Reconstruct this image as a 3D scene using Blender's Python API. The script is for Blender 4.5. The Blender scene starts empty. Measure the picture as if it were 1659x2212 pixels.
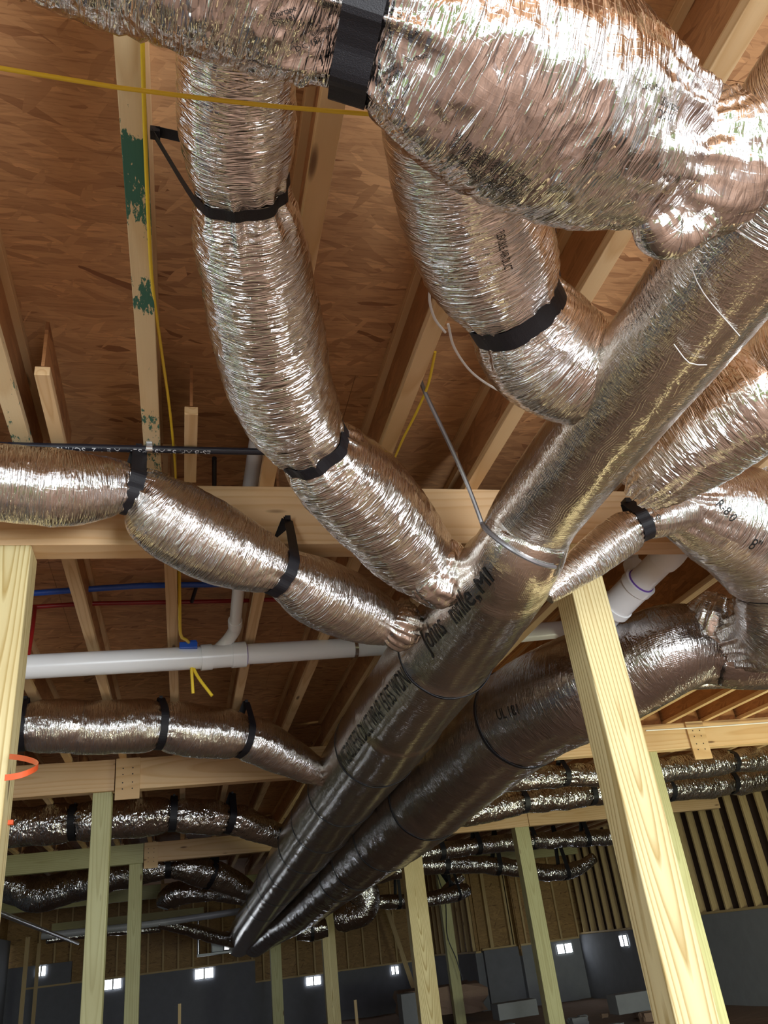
import bpy, bmesh, math, random
import numpy as np
from mathutils import Matrix, Vector

random.seed(7)
sc = bpy.context.scene
col = sc.collection
PI = math.pi

# ------------------------------------------------------------------ camera
CX, CY, F = 829.5, 1106.0, 1734.3
R = np.array([[0.97067479, -0.21281327, -0.11180767],
              [0.0058979, 0.48603917, -0.87391713],
              [0.24032407, 0.8476299, 0.47304112]])       # rows: camera right, down, forward in the room
cam = bpy.data.cameras.new('camera')
cam.sensor_fit = 'VERTICAL'; cam.sensor_height = 24.0; cam.lens = F / 2212.0 * 24.0
cam.clip_start = 0.02; cam.clip_end = 200
camo = bpy.data.objects.new('camera', cam); col.objects.link(camo)
mw = Matrix(((R[0][0], -R[1][0], -R[2][0], 0), (R[0][1], -R[1][1], -R[2][1], 0), (R[0][2], -R[1][2], -R[2][2], 0), (0, 0, 0, 1)))
camo.matrix_world = mw
sc.camera = camo

# ------------------------------------------------------------------ light
sc.view_settings.view_transform = 'Standard'
sc.view_settings.look = 'None'
sc.view_settings.gamma = 1.0
sc.view_settings.exposure = 0.68
try: sc.cycles.use_denoising = True
except Exception: pass
try:
    sc.cycles.max_bounces = 6; sc.cycles.glossy_bounces = 4; sc.cycles.diffuse_bounces = 3
    sc.cycles.use_adaptive_sampling = True; sc.cycles.adaptive_threshold = 0.06
    sc.cycles.sample_clamp_indirect = 6.0
except Exception: pass
world = bpy.data.worlds.new('sky'); sc.world = world; world.use_nodes = True
wn = world.node_tree; wn.nodes['Background'].inputs[0].default_value = (0.80, 0.88, 1.0, 1)
wn.nodes['Background'].inputs[1].default_value = 1.3

def area(name, loc, target, sx, sy, power, color):
    l = bpy.data.lights.new(name, 'AREA'); l.shape = 'RECTANGLE'; l.size = sx; l.size_y = sy
    l.energy = power; l.color = color
    o = bpy.data.objects.new(name, l); col.objects.link(o); o.location = loc
    d = Vector(target) - Vector(loc); o.rotation_euler = d.to_track_quat('-Z', 'Y').to_euler()
    return o
area('daylight_opening', (1.9, -2.6, -0.1), (0.8, 2.2, 1.9), 2.1, 1.4, 190, (0.88, 0.93, 1.0))
area('daylight_door', (-2.9, -2.2, 0.1), (0.3, 2.6, 1.7), 1.5, 1.3, 38, (0.82, 0.89, 1.0))
area('floor_fill', (1.5, -4.0, 1.7), (0.8, 1.5, -1.7), 2.6, 0.8, 55, (1.0, 0.97, 0.93))  # added downlight that brightens the dirt floor mirrored in the foil
area('far_bay_fill', (7.0, 5.5, -1.3), (4.0, 15.0, 1.2), 2.0, 0.7, 115, (0.93, 1.0, 0.72))  # added fill low in the second bay, brightens far posts and studs

# ------------------------------------------------------------------ pixel -> room
def ray(x, y): return R.T @ np.array([x - CX, y - CY, F])
def P(x, y, X=None, Y=None, Z=None):
    r = ray(x, y)
    k = (X / r[0]) if X is not None else (Y / r[1]) if Y is not None else Z / r[2]
    return Vector((r * k).tolist())
def mpp(v): return float(R[2] @ np.array(v)) / F
def proj(Pn):
    c = np.asarray(Pn) @ R.T
    return np.stack([c[..., 0] * F / c[..., 2] + CX, c[..., 1] * F / c[..., 2] + CY], -1)

H = 1.84          # underside of the joists above the lens
GB = 1.554        # underside of the girders
DECK = 2.14       # underside of the subfloor
FLOOR = -1.72
FOOT = FLOOR - 0.02

# ------------------------------------------------------------------ tagging and linking
def tag(o, label=None, cat=None, group=None, kind=None):
    if label: o['label'] = label
    if cat: o['category'] = cat
    if group: o['group'] = group
    if kind: o['kind'] = kind
    return o
def empty(name, loc=(0, 0, 0)):
    o = bpy.data.objects.new(name, None); col.objects.link(o); o.location = loc; o.empty_display_size = 0.1
    return o
def link(name, me, mat, parent=None, mw=None):
    o = bpy.data.objects.new(name, me); col.objects.link(o)
    if mat is not None and len(me.materials) == 0: me.materials.append(mat)
    if mw is not None: o.matrix_world = mw
    if parent is not None:
        m = o.matrix_world.copy()
        o.parent = parent
        o.matrix_parent_inverse = Matrix.Translation(parent.location).inverted()
        if mw is not None: o.matrix_basis = mw
    return o

def text_mesh(txt, fine=False):
    cu = bpy.data.curves.new('lettering', 'FONT'); cu.body = txt; cu.resolution_u = 2
    o = bpy.data.objects.new('lettering', cu); col.objects.link(o)
    bpy.context.view_layer.update()
    me = bpy.data.meshes.new_from_object(o)
    bpy.data.objects.remove(o); bpy.data.curves.remove(cu)
    if fine:
        bm = bmesh.new(); bm.from_mesh(me); bmesh.ops.triangulate(bm, faces=list(bm.faces))
        for _ in range(2):
            ed = [e for e in bm.edges if e.calc_length() > 0.14]
            if ed: bmesh.ops.subdivide_edges(bm, edges=ed, cuts=2); bmesh.ops.triangulate(bm, faces=[f for f in bm.faces if len(f.verts) > 3])
        bm.to_mesh(me); bm.free()
    return me

class MB:
    def __init__(s): s.v = []; s.f = []
    def add(s, vs, fs):
        b = len(s.v); s.v += [tuple(v) for v in vs]; s.f += [tuple(b + i for i in f) for f in fs]; return s
    def box(s, c, h, M=None):
        vs = [Vector((c[0] + i * h[0], c[1] + j * h[1], c[2] + k * h[2])) for i in (-1, 1) for j in (-1, 1) for k in (-1, 1)]
        if M is not None: vs = [M @ v for v in vs]
        return s.add(vs, [(0, 1, 3, 2), (4, 6, 7, 5), (0, 4, 5, 1), (2, 3, 7, 6), (0, 2, 6, 4), (1, 5, 7, 3)])
    def span(s, a, b):
        return s.box([(a[i] + b[i]) / 2 for i in range(3)], [abs(a[i] - b[i]) / 2 for i in range(3)])
    def tube(s, pts, r, n=16, cap=True):
        pts = [Vector(p) for p in pts]; rs = r if isinstance(r, (list, tuple)) else [r] * len(pts)
        fr = frames(pts); vs = []; fs = []
        for p, (t, a, b), q in zip(pts, fr, rs):
            for k in range(n):
                th = 2 * PI * k / n; vs.append(p + a * (q * math.cos(th)) + b * (q * math.sin(th)))
        for i in range(len(pts) - 1):
            for k in range(n):
                k2 = (k + 1) % n; fs.append((i * n + k, i * n + k2, (i + 1) * n + k2, (i + 1) * n + k))
        if cap:
            fs.append(tuple(range(n))[::-1]); fs.append(tuple((len(pts) - 1) * n + k for k in range(n)))
        return s.add(vs, fs)
    def mesh(s, name, smooth=False, bevel=0, fix=True):
        me = bpy.data.meshes.new(name); me.from_pydata(s.v, [], s.f)
        if bevel or fix:
            bm = bmesh.new(); bm.from_mesh(me)
            if bevel: bmesh.ops.bevel(bm, geom=list(bm.edges), offset=bevel, segments=2, affect='EDGES', profile=0.5)
            bmesh.ops.recalc_face_normals(bm, faces=list(bm.faces))
            bm.to_mesh(me); bm.free()
        if smooth:
            me.polygons.foreach_set('use_smooth', [True] * len(me.polygons))
            try: me.set_sharp_from_angle(angle=math.radians(38))
            except Exception: pass
        me.update(); return me
    def build(s, name, mat, parent=None, smooth=False, bevel=0, mw=None):
        return link(name, s.mesh(name, smooth, bevel), mat, parent, mw)

def frames(pts):
    n = len(pts); out = []
    prev = None
    for i in range(n):
        t = (pts[min(i + 1, n - 1)] - pts[max(i - 1, 0)]).normalized()
        if prev is None:
            up = Vector((0, 0, 1)) if abs(t.z) < 0.9 else Vector((1, 0, 0))
            a = t.cross(up).normalized()
        else:
            a = (prev - t * prev.dot(t)).normalized()
        b = t.cross(a).normalized(); prev = a
        out.append((t, a, b))
    return out

def catmull(ps, step):
    """ps: list of numpy vectors (any dimension, first three are xyz)."""
    ps = [np.array(p, float) for p in ps]
    q = [2 * ps[0] - ps[1]] + ps + [2 * ps[-1] - ps[-2]]
    out = []; idx = []
    for i in range(1, len(q) - 2):
        L = np.linalg.norm(q[i + 1][:3] - q[i][:3]); n = max(2, int(L / step))
        for k in range(n):
            t = k / n
            out.append(0.5 * ((2 * q[i]) + (-q[i - 1] + q[i + 1]) * t + (2 * q[i - 1] - 5 * q[i] + 4 * q[i + 1] - q[i + 2]) * t * t + (-q[i - 1] + 3 * q[i] - 3 * q[i + 1] + q[i + 2]) * t ** 3))
            idx.append(i - 1 + t)
    out.append(ps[-1]); idx.append(len(ps) - 1)
    return np.array(out), np.array(idx)

def spline(pts, step=0.02):
    o, _ = catmull([list(p) for p in pts], step)
    return [Vector(p.tolist()) for p in o]

# ------------------------------------------------------------------ noise
def hsh(i, j, k, s):
    n = (i.astype(np.int64) * 374761393 + j.astype(np.int64) * 668265263 + k.astype(np.int64) * 2147483647 + s * 974634777) & 0xffffffff
    n = ((n ^ (n >> 13)) * 1274126177) & 0xffffffff
    n = ((n ^ (n >> 16)) * 2246822519) & 0xffffffff
    return ((n ^ (n >> 15)) & 0xffff) / 65535.0
def vnoise(x, y, z, s=0):
    xi, yi, zi = np.floor(x), np.floor(y), np.floor(z)
    fx, fy, fz = x - xi, y - yi, z - zi
    fx, fy, fz = [f * f * (3 - 2 * f) for f in (fx, fy, fz)]
    r = 0
    for a in (0, 1):
        for b in (0, 1):
            for c in (0, 1):
                w = (fx if a else 1 - fx) * (fy if b else 1 - fy) * (fz if c else 1 - fz)
                r = r + w * hsh(xi + a, yi + b, zi + c, s)
    return r

# ------------------------------------------------------------------ materials
def new_mat(name):
    m = bpy.data.materials.new(name); m.use_nodes = True
    nt = m.node_tree; b = nt.nodes['Principled BSDF']
    return m, nt, b
def N(nt, typ, **kw):
    n = nt.nodes.new(typ)
    for k, v in kw.items():
        if k.startswith('i_'): n.inputs[k[2:].replace('_', ' ')].default_value = v
        else: setattr(n, k, v)
    return n
def L(nt, a, b): nt.links.new(a, b)
def ramp(nt, src, stops, interp='LINEAR'):
    r = nt.nodes.new('ShaderNodeValToRGB'); r.color_ramp.interpolation = interp
    e = r.color_ramp.elements
    while len(e) > 1: e.remove(e[-1])
    e[0].position = stops[0][0]; e[0].color = (*stops[0][1], 1) if len(stops[0][1]) == 3 else stops[0][1]
    for p, c in stops[1:]:
        x = e.new(p); x.color = (*c, 1) if len(c) == 3 else c
    L(nt, src, r.inputs[0]); return r.outputs[0]
def mapping(nt, src, scale=(1, 1, 1), rot=(0, 0, 0), loc=(0, 0, 0)):
    m = nt.nodes.new('ShaderNodeMapping'); m.inputs['Scale'].default_value = scale
    m.inputs['Rotation'].default_value = rot; m.inputs['Location'].default_value = loc
    L(nt, src, m.inputs['Vector']); return m.outputs[0]
def noise(nt, src, scale, detail=3, rough=0.55, dist=0.0):
    n = nt.nodes.new('ShaderNodeTexNoise'); n.inputs['Scale'].default_value = scale
    n.inputs['Detail'].default_value = detail; n.inputs['Roughness'].default_value = rough
    n.inputs['Distortion'].default_value = dist
    L(nt, src, n.inputs['Vector']); return n
def voro(nt, src, scale, feature='F1'):
    n = nt.nodes.new('ShaderNodeTexVoronoi'); n.feature = feature; n.inputs['Scale'].default_value = scale
    L(nt, src, n.inputs['Vector']); return n
def math_(nt, op, a, b=None, c=None):
    n = nt.nodes.new('ShaderNodeMath'); n.operation = op
    for i, v in enumerate((a, b, c)):
        if v is None: continue
        if hasattr(v, 'links') or hasattr(v, 'is_linked'): L(nt, v, n.inputs[i])
        else: n.inputs[i].default_value = v
    return n.outputs[0]
def mixc(nt, fac, a, b, mode='MIX'):
    n = nt.nodes.new('ShaderNodeMix'); n.data_type = 'RGBA'; n.blend_type = mode
    for s, v in ((n.inputs['Factor'], fac), (n.inputs['A'], a), (n.inputs['B'], b)):
        pass
    ins = [i for i in n.inputs if i.enabled]
    fi = n.inputs[0]; ai = n.inputs[6]; bi = n.inputs[7]
    for s, v in ((fi, fac), (ai, a), (bi, b)):
        if hasattr(v, 'is_linked'): L(nt, v, s)
        elif isinstance(v, (int, float)): s.default_value = v
        else: s.default_value = (*v, 1)
    return n.outputs[2]
def vadd(nt, a, b):
    n = nt.nodes.new('ShaderNodeVectorMath'); n.operation = 'ADD'
    L(nt, a, n.inputs[0]); L(nt, b, n.inputs[1]); return n.outputs[0]
def rnd_offset(nt, src, amt=7.0):
    oi = nt.nodes.new('ShaderNodeObjectInfo')
    c = nt.nodes.new('ShaderNodeCombineXYZ')
    L(nt, math_(nt, 'MULTIPLY', oi.outputs['Random'], amt), c.inputs[0])
    L(nt, math_(nt, 'MULTIPLY', oi.outputs['Random'], amt * 0.37), c.inputs[1])
    return vadd(nt, src, c.outputs[0]), oi.outputs['Random']

def foil(name, wr=1.0, crump=1.0, rough=0.2, tint=(0.86, 0.84, 0.82), grid=0.3, base=0.0, lines=90.0):
    """aluminised jacket: wrinkles run round the duct, creases anywhere, a scrim grid in relief"""
    m, nt, b = new_mat(name)
    b.inputs['Metallic'].default_value = 1.0
    uv = N(nt, 'ShaderNodeUVMap').outputs[0]
    w1 = noise(nt, mapping(nt, uv, (7, lines, 1)), 1.0, 2, 0.6, 0.6)
    w2 = noise(nt, mapping(nt, uv, (9, lines * 0.42, 1)), 1.0, 1, 0.5, 1.0)
    ridge = math_(nt, 'ABSOLUTE', math_(nt, 'SUBTRACT', w2.outputs[0], 0.5))
    wob = noise(nt, uv, 9, 0)
    wv = nt.nodes.new('ShaderNodeVectorMath'); wv.operation = 'MULTIPLY_ADD'
    L(nt, wob.outputs['Color'], wv.inputs[0]); wv.inputs[1].default_value = (0.06, 0.06, 0.06); L(nt, uv, wv.inputs[2])
    c1 = voro(nt, mapping(nt, wv.outputs[0], (13, 24, 1)), 1.0)
    c2 = voro(nt, mapping(nt, wv.outputs[0], (38, 60, 1)), 1.0)
    patch = noise(nt, uv, 4.5, 0)
    pm = math_(nt, 'SMOOTH_MIN', math_(nt, 'MULTIPLY', math_(nt, 'MAXIMUM', math_(nt, 'SUBTRACT', patch.outputs[0], 0.38), 0.03), 4.0), 1.0, 0.2)
    r1 = math_(nt, 'ABSOLUTE', math_(nt, 'SUBTRACT', w1.outputs[0], 0.5))
    h = math_(nt, 'ADD', math_(nt, 'MULTIPLY', w1.outputs[0], 0.0022 * wr), math_(nt, 'MULTIPLY', r1, 0.0085 * wr))
    h = math_(nt, 'ADD', h, math_(nt, 'MULTIPLY', ridge, 0.008 * wr))
    cr = math_(nt, 'ADD', math_(nt, 'MULTIPLY', c1.outputs['Distance'], 0.0085 * crump), math_(nt, 'MULTIPLY', c2.outputs['Distance'], 0.0032 * crump))
    h = math_(nt, 'ADD', h, math_(nt, 'MULTIPLY', cr, pm))
    if grid:
        sx = nt.nodes.new('ShaderNodeSeparateXYZ'); L(nt, wv.outputs[0], sx.inputs[0])
        ga = math_(nt, 'PINGPONG', sx.outputs[0], 0.0065); gb = math_(nt, 'PINGPONG', sx.outputs[1], 0.0065)
        g = math_(nt, 'MINIMUM', math_(nt, 'MINIMUM', ga, gb), 0.0012)
        h = math_(nt, 'SUBTRACT', h, math_(nt, 'MULTIPLY', g, 0.35 * grid))
    bp = nt.nodes.new('ShaderNodeBump'); bp.inputs['Strength'].default_value = 1.0; bp.inputs['Distance'].default_value = 1.0
    L(nt, h, bp.inputs['Height']); L(nt, bp.outputs[0], b.inputs['Normal'])
    dirt = noise(nt, uv, 2.2, 3)
    L(nt, mixc(nt, dirt.outputs[0], tuple(t * 1.04 for t in tint), tuple(t * 0.9 for t in tint)), b.inputs['Base Color'])
    L(nt, math_(nt, 'MULTIPLY_ADD', dirt.outputs[0], 0.14, rough - 0.05), b.inputs['Roughness'])
    return m

def wood(name, light, dark, ring=55.0, rough=0.62, contrast=1.0, green=None, face=False):
    m, nt, b = new_mat(name)
    tc = nt.nodes.new('ShaderNodeTexCoord'); co, rnd = rnd_offset(nt, tc.outputs['Object'], 9.0)
    n1 = noise(nt, mapping(nt, co, (0.55, 3.0, 3.0)), 1.0, 2, 0.5)
    n2 = noise(nt, mapping(nt, co, (5, 40, 40)), 1.0, 3, 0.6)
    s = nt.nodes.new('ShaderNodeSeparateXYZ'); L(nt, tc.outputs['Object'], s.inputs[0])
    # growth rings about an axis a little behind the face, wandering along the board
    ia, ib = (2, 1) if face else (1, 2)
    yy = math_(nt, 'ADD', s.outputs[ia], math_(nt, 'MULTIPLY', math_(nt, 'SUBTRACT', n1.outputs[0], 0.5), 0.10))
    zz = math_(nt, 'ADD', s.outputs[ib], math_(nt, 'MULTIPLY_ADD', rnd, 0.05, 0.02))
    sl = noise(nt, mapping(nt, co, (0.35, 0.2, 0.2)), 1.0, 1)
    zz = math_(nt, 'ADD', zz, math_(nt, 'MULTIPLY', math_(nt, 'SUBTRACT', sl.outputs[0], 0.5), 0.25))
    zz = math_(nt, 'ADD', zz, math_(nt, 'MULTIPLY', s.outputs[0], 0.028))
    rr = math_(nt, 'SQRT', math_(nt, 'ADD', math_(nt, 'MULTIPLY', yy, yy), math_(nt, 'MULTIPLY', zz, zz)))
    rr = math_(nt, 'ADD', rr, math_(nt, 'MULTIPLY', n2.outputs[0], 0.004))
    saw = math_(nt, 'FRACT', math_(nt, 'MULTIPLY', rr, ring))
    grain = ramp(nt, saw, [(0.0, (0.05, 0.05, 0.05)), (0.55, (0.25, 0.25, 0.25)), (0.86, (1, 1, 1)), (1.0, (0.1, 0.1, 0.1))])
    c = mixc(nt, math_(nt, 'MULTIPLY', grain, 0.8 * contrast), light, dark)
    fine = noise(nt, mapping(nt, co, (3, 160, 160)), 1.0, 2)
    c = mixc(nt, math_(nt, 'MULTIPLY', fine.outputs[0], 0.25), c, tuple(x * 0.72 for x in light))
    hue = noise(nt, mapping(nt, co, (1.1, 2, 2)), 1.0, 3)
    c = mixc(nt, ramp(nt, hue.outputs[0], [(0.45, (0, 0, 0)), (0.75, (0.45, 0.45, 0.45))]), c, dark)
    kn = voro(nt, mapping(nt, co, (1.6, 7, 7)), 1.0)
    kf = ramp(nt, kn.outputs['Distance'], [(0.0, (1, 1, 1)), (0.06, (0.8, 0.8, 0.8)), (0.11, (0, 0, 0))])
    c = mixc(nt, kf, c, (0.13, 0.055, 0.02))
    if green:
        gm = noise(nt, mapping(nt, co, (9, 26, 26)), 1.0, 6, 0.75)
        mr = nt.nodes.new('ShaderNodeMapRange'); L(nt, s.outputs[0], mr.inputs[0])
        mr.inputs[1].default_value = 0.0; mr.inputs[2].default_value = 4.0
        gp = ramp(nt, mr.outputs[0], green[1])
        gf = ramp(nt, math_(nt, 'ADD', gm.outputs[0], math_(nt, 'SUBTRACT', gp, 0.5)), [(0.52, (0, 0, 0)), (0.545, (1, 1, 1))])
        c = mixc(nt, math_(nt, 'MULTIPLY', gf, 0.95), c, green[0])
    L(nt, c, b.inputs['Base Color']); b.inputs['Roughness'].default_value = rough
    bp = nt.nodes.new('ShaderNodeBump'); bp.inputs['Strength'].default_value = 0.25; bp.inputs['Distance'].default_value = 0.002
    L(nt, math_(nt, 'ADD', grain, fine.outputs[0]), bp.inputs['Height']); L(nt, bp.outputs[0], b.inputs['Normal'])
    return m

def osb(name, axis='Z', light=(0.50, 0.27, 0.115), dark=(0.20, 0.085, 0.03), sc_=1.0, wild=1.0):
    m, nt, b = new_mat(name)
    tc = nt.nodes.new('ShaderNodeTexCoord'); co = tc.outputs['Object']
    wob = noise(nt, co, 6.0, 2)
    wv = nt.nodes.new('ShaderNodeVectorMath'); wv.operation = 'MULTIPLY_ADD'
    L(nt, wob.outputs['Color'], wv.inputs[0]); wv.inputs[1].default_value = (0.03, 0.03, 0.03); L(nt, co, wv.inputs[2])
    def lay(ang, sl, sw, off):
        rot = (0, 0, ang) if axis == 'Z' else (0, ang, 0)
        scl = (sl, sw, 1.0) if axis == 'Z' else (sl, 1.0, sw)
        return voro(nt, mapping(nt, mapping(nt, wv.outputs[0], (1, 1, 1), rot), tuple(x * sc_ for x in scl), (0, 0, 0), off), 1.0)
    a = lay(0.06, 6.5, 42, (0, 0, 0)); c_ = lay(-0.42 * wild, 7, 40, (3, 1, 7)); d = lay(0.9 * wild, 9, 36, (8, 5, 2))
    def val(v): 
        s = nt.nodes.new('ShaderNodeSeparateColor'); L(nt, v.outputs['Color'], s.inputs[0]); return s.outputs
    va, vc, vd = val(a), val(c_), val(d)
    pick1 = math_(nt, 'GREATER_THAN', vc[0], 0.70); pick2 = math_(nt, 'GREATER_THAN', vd[0], 0.86)
    v = nt.nodes.new('ShaderNodeMix'); v.data_type = 'FLOAT'; L(nt, pick1, v.inputs[0]); L(nt, va[1], v.inputs[2]); L(nt, vc[1], v.inputs[3])
    v2 = nt.nodes.new('ShaderNodeMix'); v2.data_type = 'FLOAT'; L(nt, pick2, v2.inputs[0]); L(nt, v.outputs[0], v2.inputs[2]); L(nt, vd[1], v2.inputs[3])
    val_ = v2.outputs[0]
    mid = tuple((x * 0.55 + y * 0.45) for x, y in zip(light, dark))
    c = ramp(nt, val_, [(0.0, dark), (0.05, mid), (0.35, tuple(x * 0.35 + y * 0.65 for x, y in zip(mid, light))), (0.8, light), (1.0, tuple(min(1, x * 1.22) for x in light))])
    big = noise(nt, mapping(nt, co, (1.2, 2.5, 2.5)), 1.0, 4, 0.6)
    c = mixc(nt, ramp(nt, big.outputs[0], [(0.35, (0, 0, 0)), (0.75, (0.55, 0.55, 0.55))]), c, mid)
    strk = noise(nt, mapping(nt, co, (9, 120, 120) if axis == 'Z' else (9, 1, 120)), 1.0, 4, 0.7)
    c = mixc(nt, ramp(nt, strk.outputs[0], [(0.50, (0, 0, 0)), (0.78, (0.65, 0.65, 0.65))]), c, dark)
    L(nt, c, b.inputs['Base Color']); b.inputs['Roughness'].default_value = 0.6
    bp = nt.nodes.new('ShaderNodeBump'); bp.inputs['Strength'].default_value = 0.5; bp.inputs['Distance'].default_value = 0.003
    L(nt, val_, bp.inputs['Height']); L(nt, bp.outputs[0], b.inputs['Normal'])
    return m

def plain(name, colr, rough=0.5, metal=0.0, bump=0.0, bscale=60, var=0.15, coat=0.0, emit=None):
    m, nt, b = new_mat(name)
    tc = nt.nodes.new('ShaderNodeTexCoord')
    n = noise(nt, tc.outputs['Object'], bscale, 4, 0.6)
    L(nt, mixc(nt, math_(nt, 'MULTIPLY', n.outputs[0], var * 2), colr, tuple(x * 0.6 for x in colr)), b.inputs['Base Color'])
    b.inputs['Roughness'].default_value = rough; b.inputs['Metallic'].default_value = metal
    b.inputs['Coat Weight'].default_value = coat
    if bump:
        bp = nt.nodes.new('ShaderNodeBump'); bp.inputs['Strength'].default_value = 0.6; bp.inputs['Distance'].default_value = bump
        L(nt, n.outputs[0], bp.inputs['Height']); L(nt, bp.outputs[0], b.inputs['Normal'])
    if emit:
        b.inputs['Emission Color'].default_value = (*emit[0], 1); b.inputs['Emission Strength'].default_value = emit[1]
    return m

M = {}
M['foil_wrinkled'] = foil('foil_wrinkled', 1.25, 0.4, 0.12, lines=120, tint=(0.92, 0.89, 0.87))
M['foil_crushed'] = foil('foil_crushed', 0.6, 1.6, 0.14, lines=80, tint=(0.92, 0.89, 0.87))
M['foil_big'] = foil('foil_big', 1.2, 1.1, 0.12, lines=75, tint=(0.93, 0.90, 0.90))
M['foil_fine'] = foil('foil_fine', 1.1, 0.5, 0.16, lines=150, tint=(0.90, 0.87, 0.85))
M['foil_smooth'] = foil('foil_smooth', 0.30, 0.18, 0.15, tint=(0.80, 0.76, 0.70), grid=0.5, lines=80)
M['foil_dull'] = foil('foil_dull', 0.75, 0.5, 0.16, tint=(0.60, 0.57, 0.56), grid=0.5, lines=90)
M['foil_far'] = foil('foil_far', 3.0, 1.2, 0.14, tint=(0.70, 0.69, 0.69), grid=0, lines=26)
M['pine'] = wood('pine', (0.78, 0.54, 0.29), (0.56, 0.31, 0.12), 42, contrast=0.8)
def grey(v): return (v, v, v)
PAINT = (0.004, 0.12, 0.085)
M['pine_painted'] = wood('pine_painted', (0.78, 0.60, 0.35), (0.60, 0.38, 0.17), 42, contrast=0.6,
    green=(PAINT, [(0.0, grey(0.22)), (0.27, grey(0.34)), (0.325, grey(0.38)), (0.345, grey(0.60)), (0.40, grey(0.56)), (0.432, grey(0.38)), (0.452, grey(0.44)), (0.46, grey(0.545)), (0.488, grey(0.53)), (0.505, grey(0.38)), (0.61, grey(0.38)), (0.65, grey(0.5)), (0.75, grey(0.5)), (0.78, grey(0.4))]))
M['pine_smeared'] = wood('pine_smeared', (0.78, 0.60, 0.35), (0.60, 0.38, 0.17), 42, contrast=0.6,
    green=(PAINT, [(0.0, grey(0.2)), (0.45, grey(0.25)), (0.6, grey(0.42)), (0.75, grey(0.5)), (1.0, grey(0.4))]))
M['girder'] = wood('girder', (0.78, 0.54, 0.30), (0.60, 0.33, 0.13), 30, contrast=0.8, face=True)
M['treated'] = wood('treated', (0.86, 0.74, 0.40), (0.44, 0.29, 0.08), 60, contrast=1.2, face=True)
M['treated_green'] = wood('treated_green', (0.56, 0.54, 0.28), (0.36, 0.31, 0.13), 45, contrast=0.8, face=True)
M['stud'] = wood('stud', (0.62, 0.46, 0.22), (0.42, 0.26, 0.10), 40, contrast=0.7)
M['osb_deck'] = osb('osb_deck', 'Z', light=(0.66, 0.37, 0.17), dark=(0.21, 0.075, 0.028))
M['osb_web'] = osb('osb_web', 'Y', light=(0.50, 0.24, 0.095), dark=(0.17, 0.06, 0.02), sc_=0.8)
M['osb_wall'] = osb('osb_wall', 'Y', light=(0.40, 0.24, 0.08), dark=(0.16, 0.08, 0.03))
M['dark_sheathing'] = plain('dark_sheathing', (0.05, 0.03, 0.028), 0.8)  # right wall sheathing coloured near black to give the darkness behind the studs
M['sheet_metal'] = plain('sheet_metal', (0.40, 0.42, 0.40), 0.5, 0.5)
M['webbing'] = plain('webbing', (0.007, 0.0065, 0.010), 0.5, 0, 0.002, 500, 0.1)
M['pvc'] = plain('pvc', (0.86, 0.86, 0.86), 0.28, 0, 0, 8, 0.03)
M['pvc_grey'] = plain('pvc_grey', (0.42, 0.42, 0.44), 0.35, 0, 0, 8, 0.05)
M['purple'] = plain('purple', (0.16, 0.06, 0.42), 0.4)
M['black_steel'] = plain('black_steel', (0.016, 0.017, 0.026), 0.35, 0, 0.0005, 90)
M['ink'] = plain('ink', (0.012, 0.012, 0.012), 0.5)
M['ink_white'] = plain('ink_white', (0.7, 0.7, 0.72), 0.5)
M['zinc'] = plain('zinc', (0.75, 0.76, 0.78), 0.25, 1.0)
M['yellow_jacket'] = plain('yellow_jacket', (0.83, 0.58, 0.035), 0.38, 0, 0, 20, 0.05)
M['white_jacket'] = plain('white_jacket', (0.82, 0.80, 0.78), 0.4, 0, 0, 20, 0.05)
M['nylon'] = plain('nylon', (0.80, 0.76, 0.72), 0.35)
M['band_grey'] = plain('band_grey', (0.30, 0.29, 0.30), 0.3, 0.6)
M['blue'] = plain('blue', (0.02, 0.10, 0.52), 0.35)
M['red'] = plain('red', (0.28, 0.012, 0.012), 0.35)
M['orange'] = plain('orange', (0.85, 0.12, 0.03), 0.4)
M['concrete'] = plain('concrete', (0.21, 0.215, 0.24), 0.85, 0, 0.004, 5, 0.35)
M['concrete_light'] = plain('concrete_light', (0.29, 0.30, 0.31), 0.85, 0, 0.004, 5, 0.35)
M['dirt'] = plain('dirt', (0.34, 0.225, 0.16), 0.95, 0, 0.05, 3, 0.4)
M['grass'] = plain('grass', (0.22, 0.27, 0.06), 0.95, 0, 0.03, 8, 0.4)
M['vent_glow'] = plain('vent_glow', (0.9, 0.95, 1.0), 0.5, emit=((0.88, 0.94, 1.0), 9.0))
M['vent_frame'] = plain('vent_frame', (0.5, 0.52, 0.55), 0.5)

# ------------------------------------------------------------------ boards
def board_mw(p0, p1, wdir):
    p0, p1 = Vector(p0), Vector(p1); x = (p1 - p0).normalized(); w = Vector(wdir)
    y = (w - x * w.dot(x)).normalized(); z = x.cross(y)
    m = Matrix.Identity(4); c = (p0 + p1) / 2
    for i in range(3): m[i][0] = x[i]; m[i][1] = y[i]; m[i][2] = z[i]; m[i][3] = c[i]
    return m, (p1 - p0).length
def board(name, p0, p1, wdir, w, h, mat, parent=None, bevel=0.002):
    """local X runs along the board, local Y (size w) along wdir, local Z (size h)"""
    m, ln = board_mw(p0, p1, wdir)
    mb = MB(); mb.box((0, 0, 0), (ln / 2, w / 2, h / 2))
    return link(name, mb.mesh(name, bevel=bevel), M[mat], parent, m)

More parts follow.
